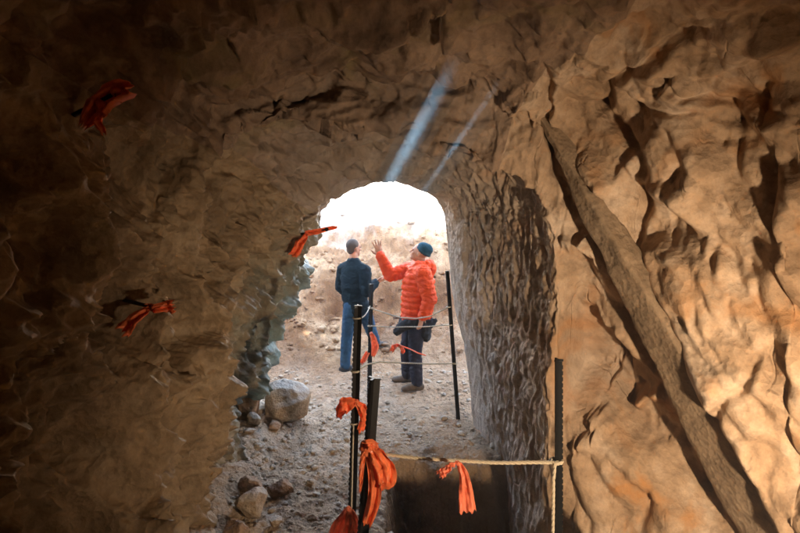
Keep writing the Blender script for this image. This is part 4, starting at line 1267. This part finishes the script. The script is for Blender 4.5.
# ------------------------------------------------------------------ the work lamp that lights the chamber, beside the camera
LP = Vector((1.50, .75, 1.08)); AIM = Vector((1.15, 3.2, 1.0))
lp = empty('work_lamp', (LP.x, LP.y, gz(LP.x, LP.y)))
tag(lp, 'yellow work lamp on a tripod beside the lit rock wall', 'lamp')
gzl = gz(LP.x, LP.y); z1 = LP.z - gzl
dl = (AIM - LP).normalized(); LR = frame(dl)
mb = MB(); mb.tube([(0, 0, .45), (0, 0, z1 - .09)], .014, 10); mb.build('pole', M_POST, lp)
for k in range(3):
    a = k * 2.094 + .4
    mb = MB(); mb.tube([(0, 0, .5), (.32 * math.cos(a), .32 * math.sin(a), .0)], .011, 8); mb.build('leg', M_POST, lp)
mb = MB(); c0 = Vector((0, 0, z1))
for sx, sy, sz, ox, oz in ((.24, .10, .012, 0, .092), (.24, .10, .012, 0, -.092), (.012, .10, .172, .114, 0), (.012, .10, .172, -.114, 0), (.216, .012, .172, 0, 0)):
    oy = -.06 if sy < .05 else -.015
    mb.box(c0 + LR @ Vector((ox, oy, oz)), sx, sy, sz, LR)
mb.build('housing', M_LAMPB, lp, smooth=False)
lm, nt, bs = new_mat('lit_lamp_glass'); bs.inputs['Emission Color'].default_value = (1, .62, .3, 1); bs.inputs['Emission Strength'].default_value = 6
mb = MB(); mb.box(c0 + LR @ Vector((0, -.045, 0)), .21, .006, .165, LR); mb.build('lamp_glass', lm, lp, smooth=False)
ld = bpy.data.lights.new('work_lamp_light', 'SPOT'); ld.energy = 15; ld.color = (1.0, .76, .53)
ld.spot_size = math.radians(121); ld.spot_blend = 1.0; ld.shadow_soft_size = .05
lo = bpy.data.objects.new('work_lamp_light', ld); COL.objects.link(lo)
lo.location = LP + dl * .06; lo.rotation_euler = dl.to_track_quat('-Z', 'Y').to_euler()

# ------------------------------------------------------------------ daylight
SUN_EL = math.asin(-SUN_TRAVEL.z); SUN_AZ = math.atan2(-SUN_TRAVEL.x, -SUN_TRAVEL.y)     # sun behind the hill that holds the cave
w = bpy.data.worlds.new('World'); S.world = w; w.use_nodes = True
nt = w.node_tree; nt.nodes.clear()
sky = nt.nodes.new('ShaderNodeTexSky'); sky.sky_type = 'NISHITA'; sky.sun_disc = False
sky.sun_elevation = SUN_EL; sky.sun_rotation = SUN_AZ
bg = nt.nodes.new('ShaderNodeBackground'); bg.inputs[1].default_value = .15
wo = nt.nodes.new('ShaderNodeOutputWorld')
nt.links.new(sky.outputs[0], bg.inputs[0]); nt.links.new(bg.outputs[0], wo.inputs[0])
sd = bpy.data.lights.new('sun', 'SUN'); sd.energy = 5; sd.angle = math.radians(.5); sd.color = (1, .95, .88)
so = bpy.data.objects.new('sun', sd); COL.objects.link(so)
sdir = Vector((math.sin(SUN_AZ) * math.cos(SUN_EL), math.cos(SUN_AZ) * math.cos(SUN_EL), math.sin(SUN_EL)))
so.rotation_euler = sdir.to_track_quat('Z', 'Y').to_euler(); so.location = (0, 0, 20)

# ------------------------------------------------------------------ camera and render settings
cd = bpy.data.cameras.new('camera'); cd.lens = 24; cd.sensor_width = 36; cd.shift_y = -(266.5 - HY) / 800
cd.clip_start = .05; cd.clip_end = 500
co_ = bpy.data.objects.new('camera', cd); COL.objects.link(co_)
co_.location = (0, 0, EYE); co_.rotation_euler = (math.radians(90), 0, 0)
S.camera = co_
S.view_settings.view_transform = 'Standard'; S.view_settings.look = 'None'
S.view_settings.gamma = 1; S.view_settings.use_curve_mapping = False
S.view_settings.exposure = 4.5
S.render.engine = 'CYCLES'
cy = S.cycles
cy.use_denoising = True
try: cy.denoiser = 'OPENIMAGEDENOISE'
except Exception: pass
cy.max_bounces = 10; cy.diffuse_bounces = 7; cy.glossy_bounces = 3; cy.transmission_bounces = 4
cy.caustics_reflective = False; cy.caustics_refractive = False
cy.sample_clamp_indirect = 8
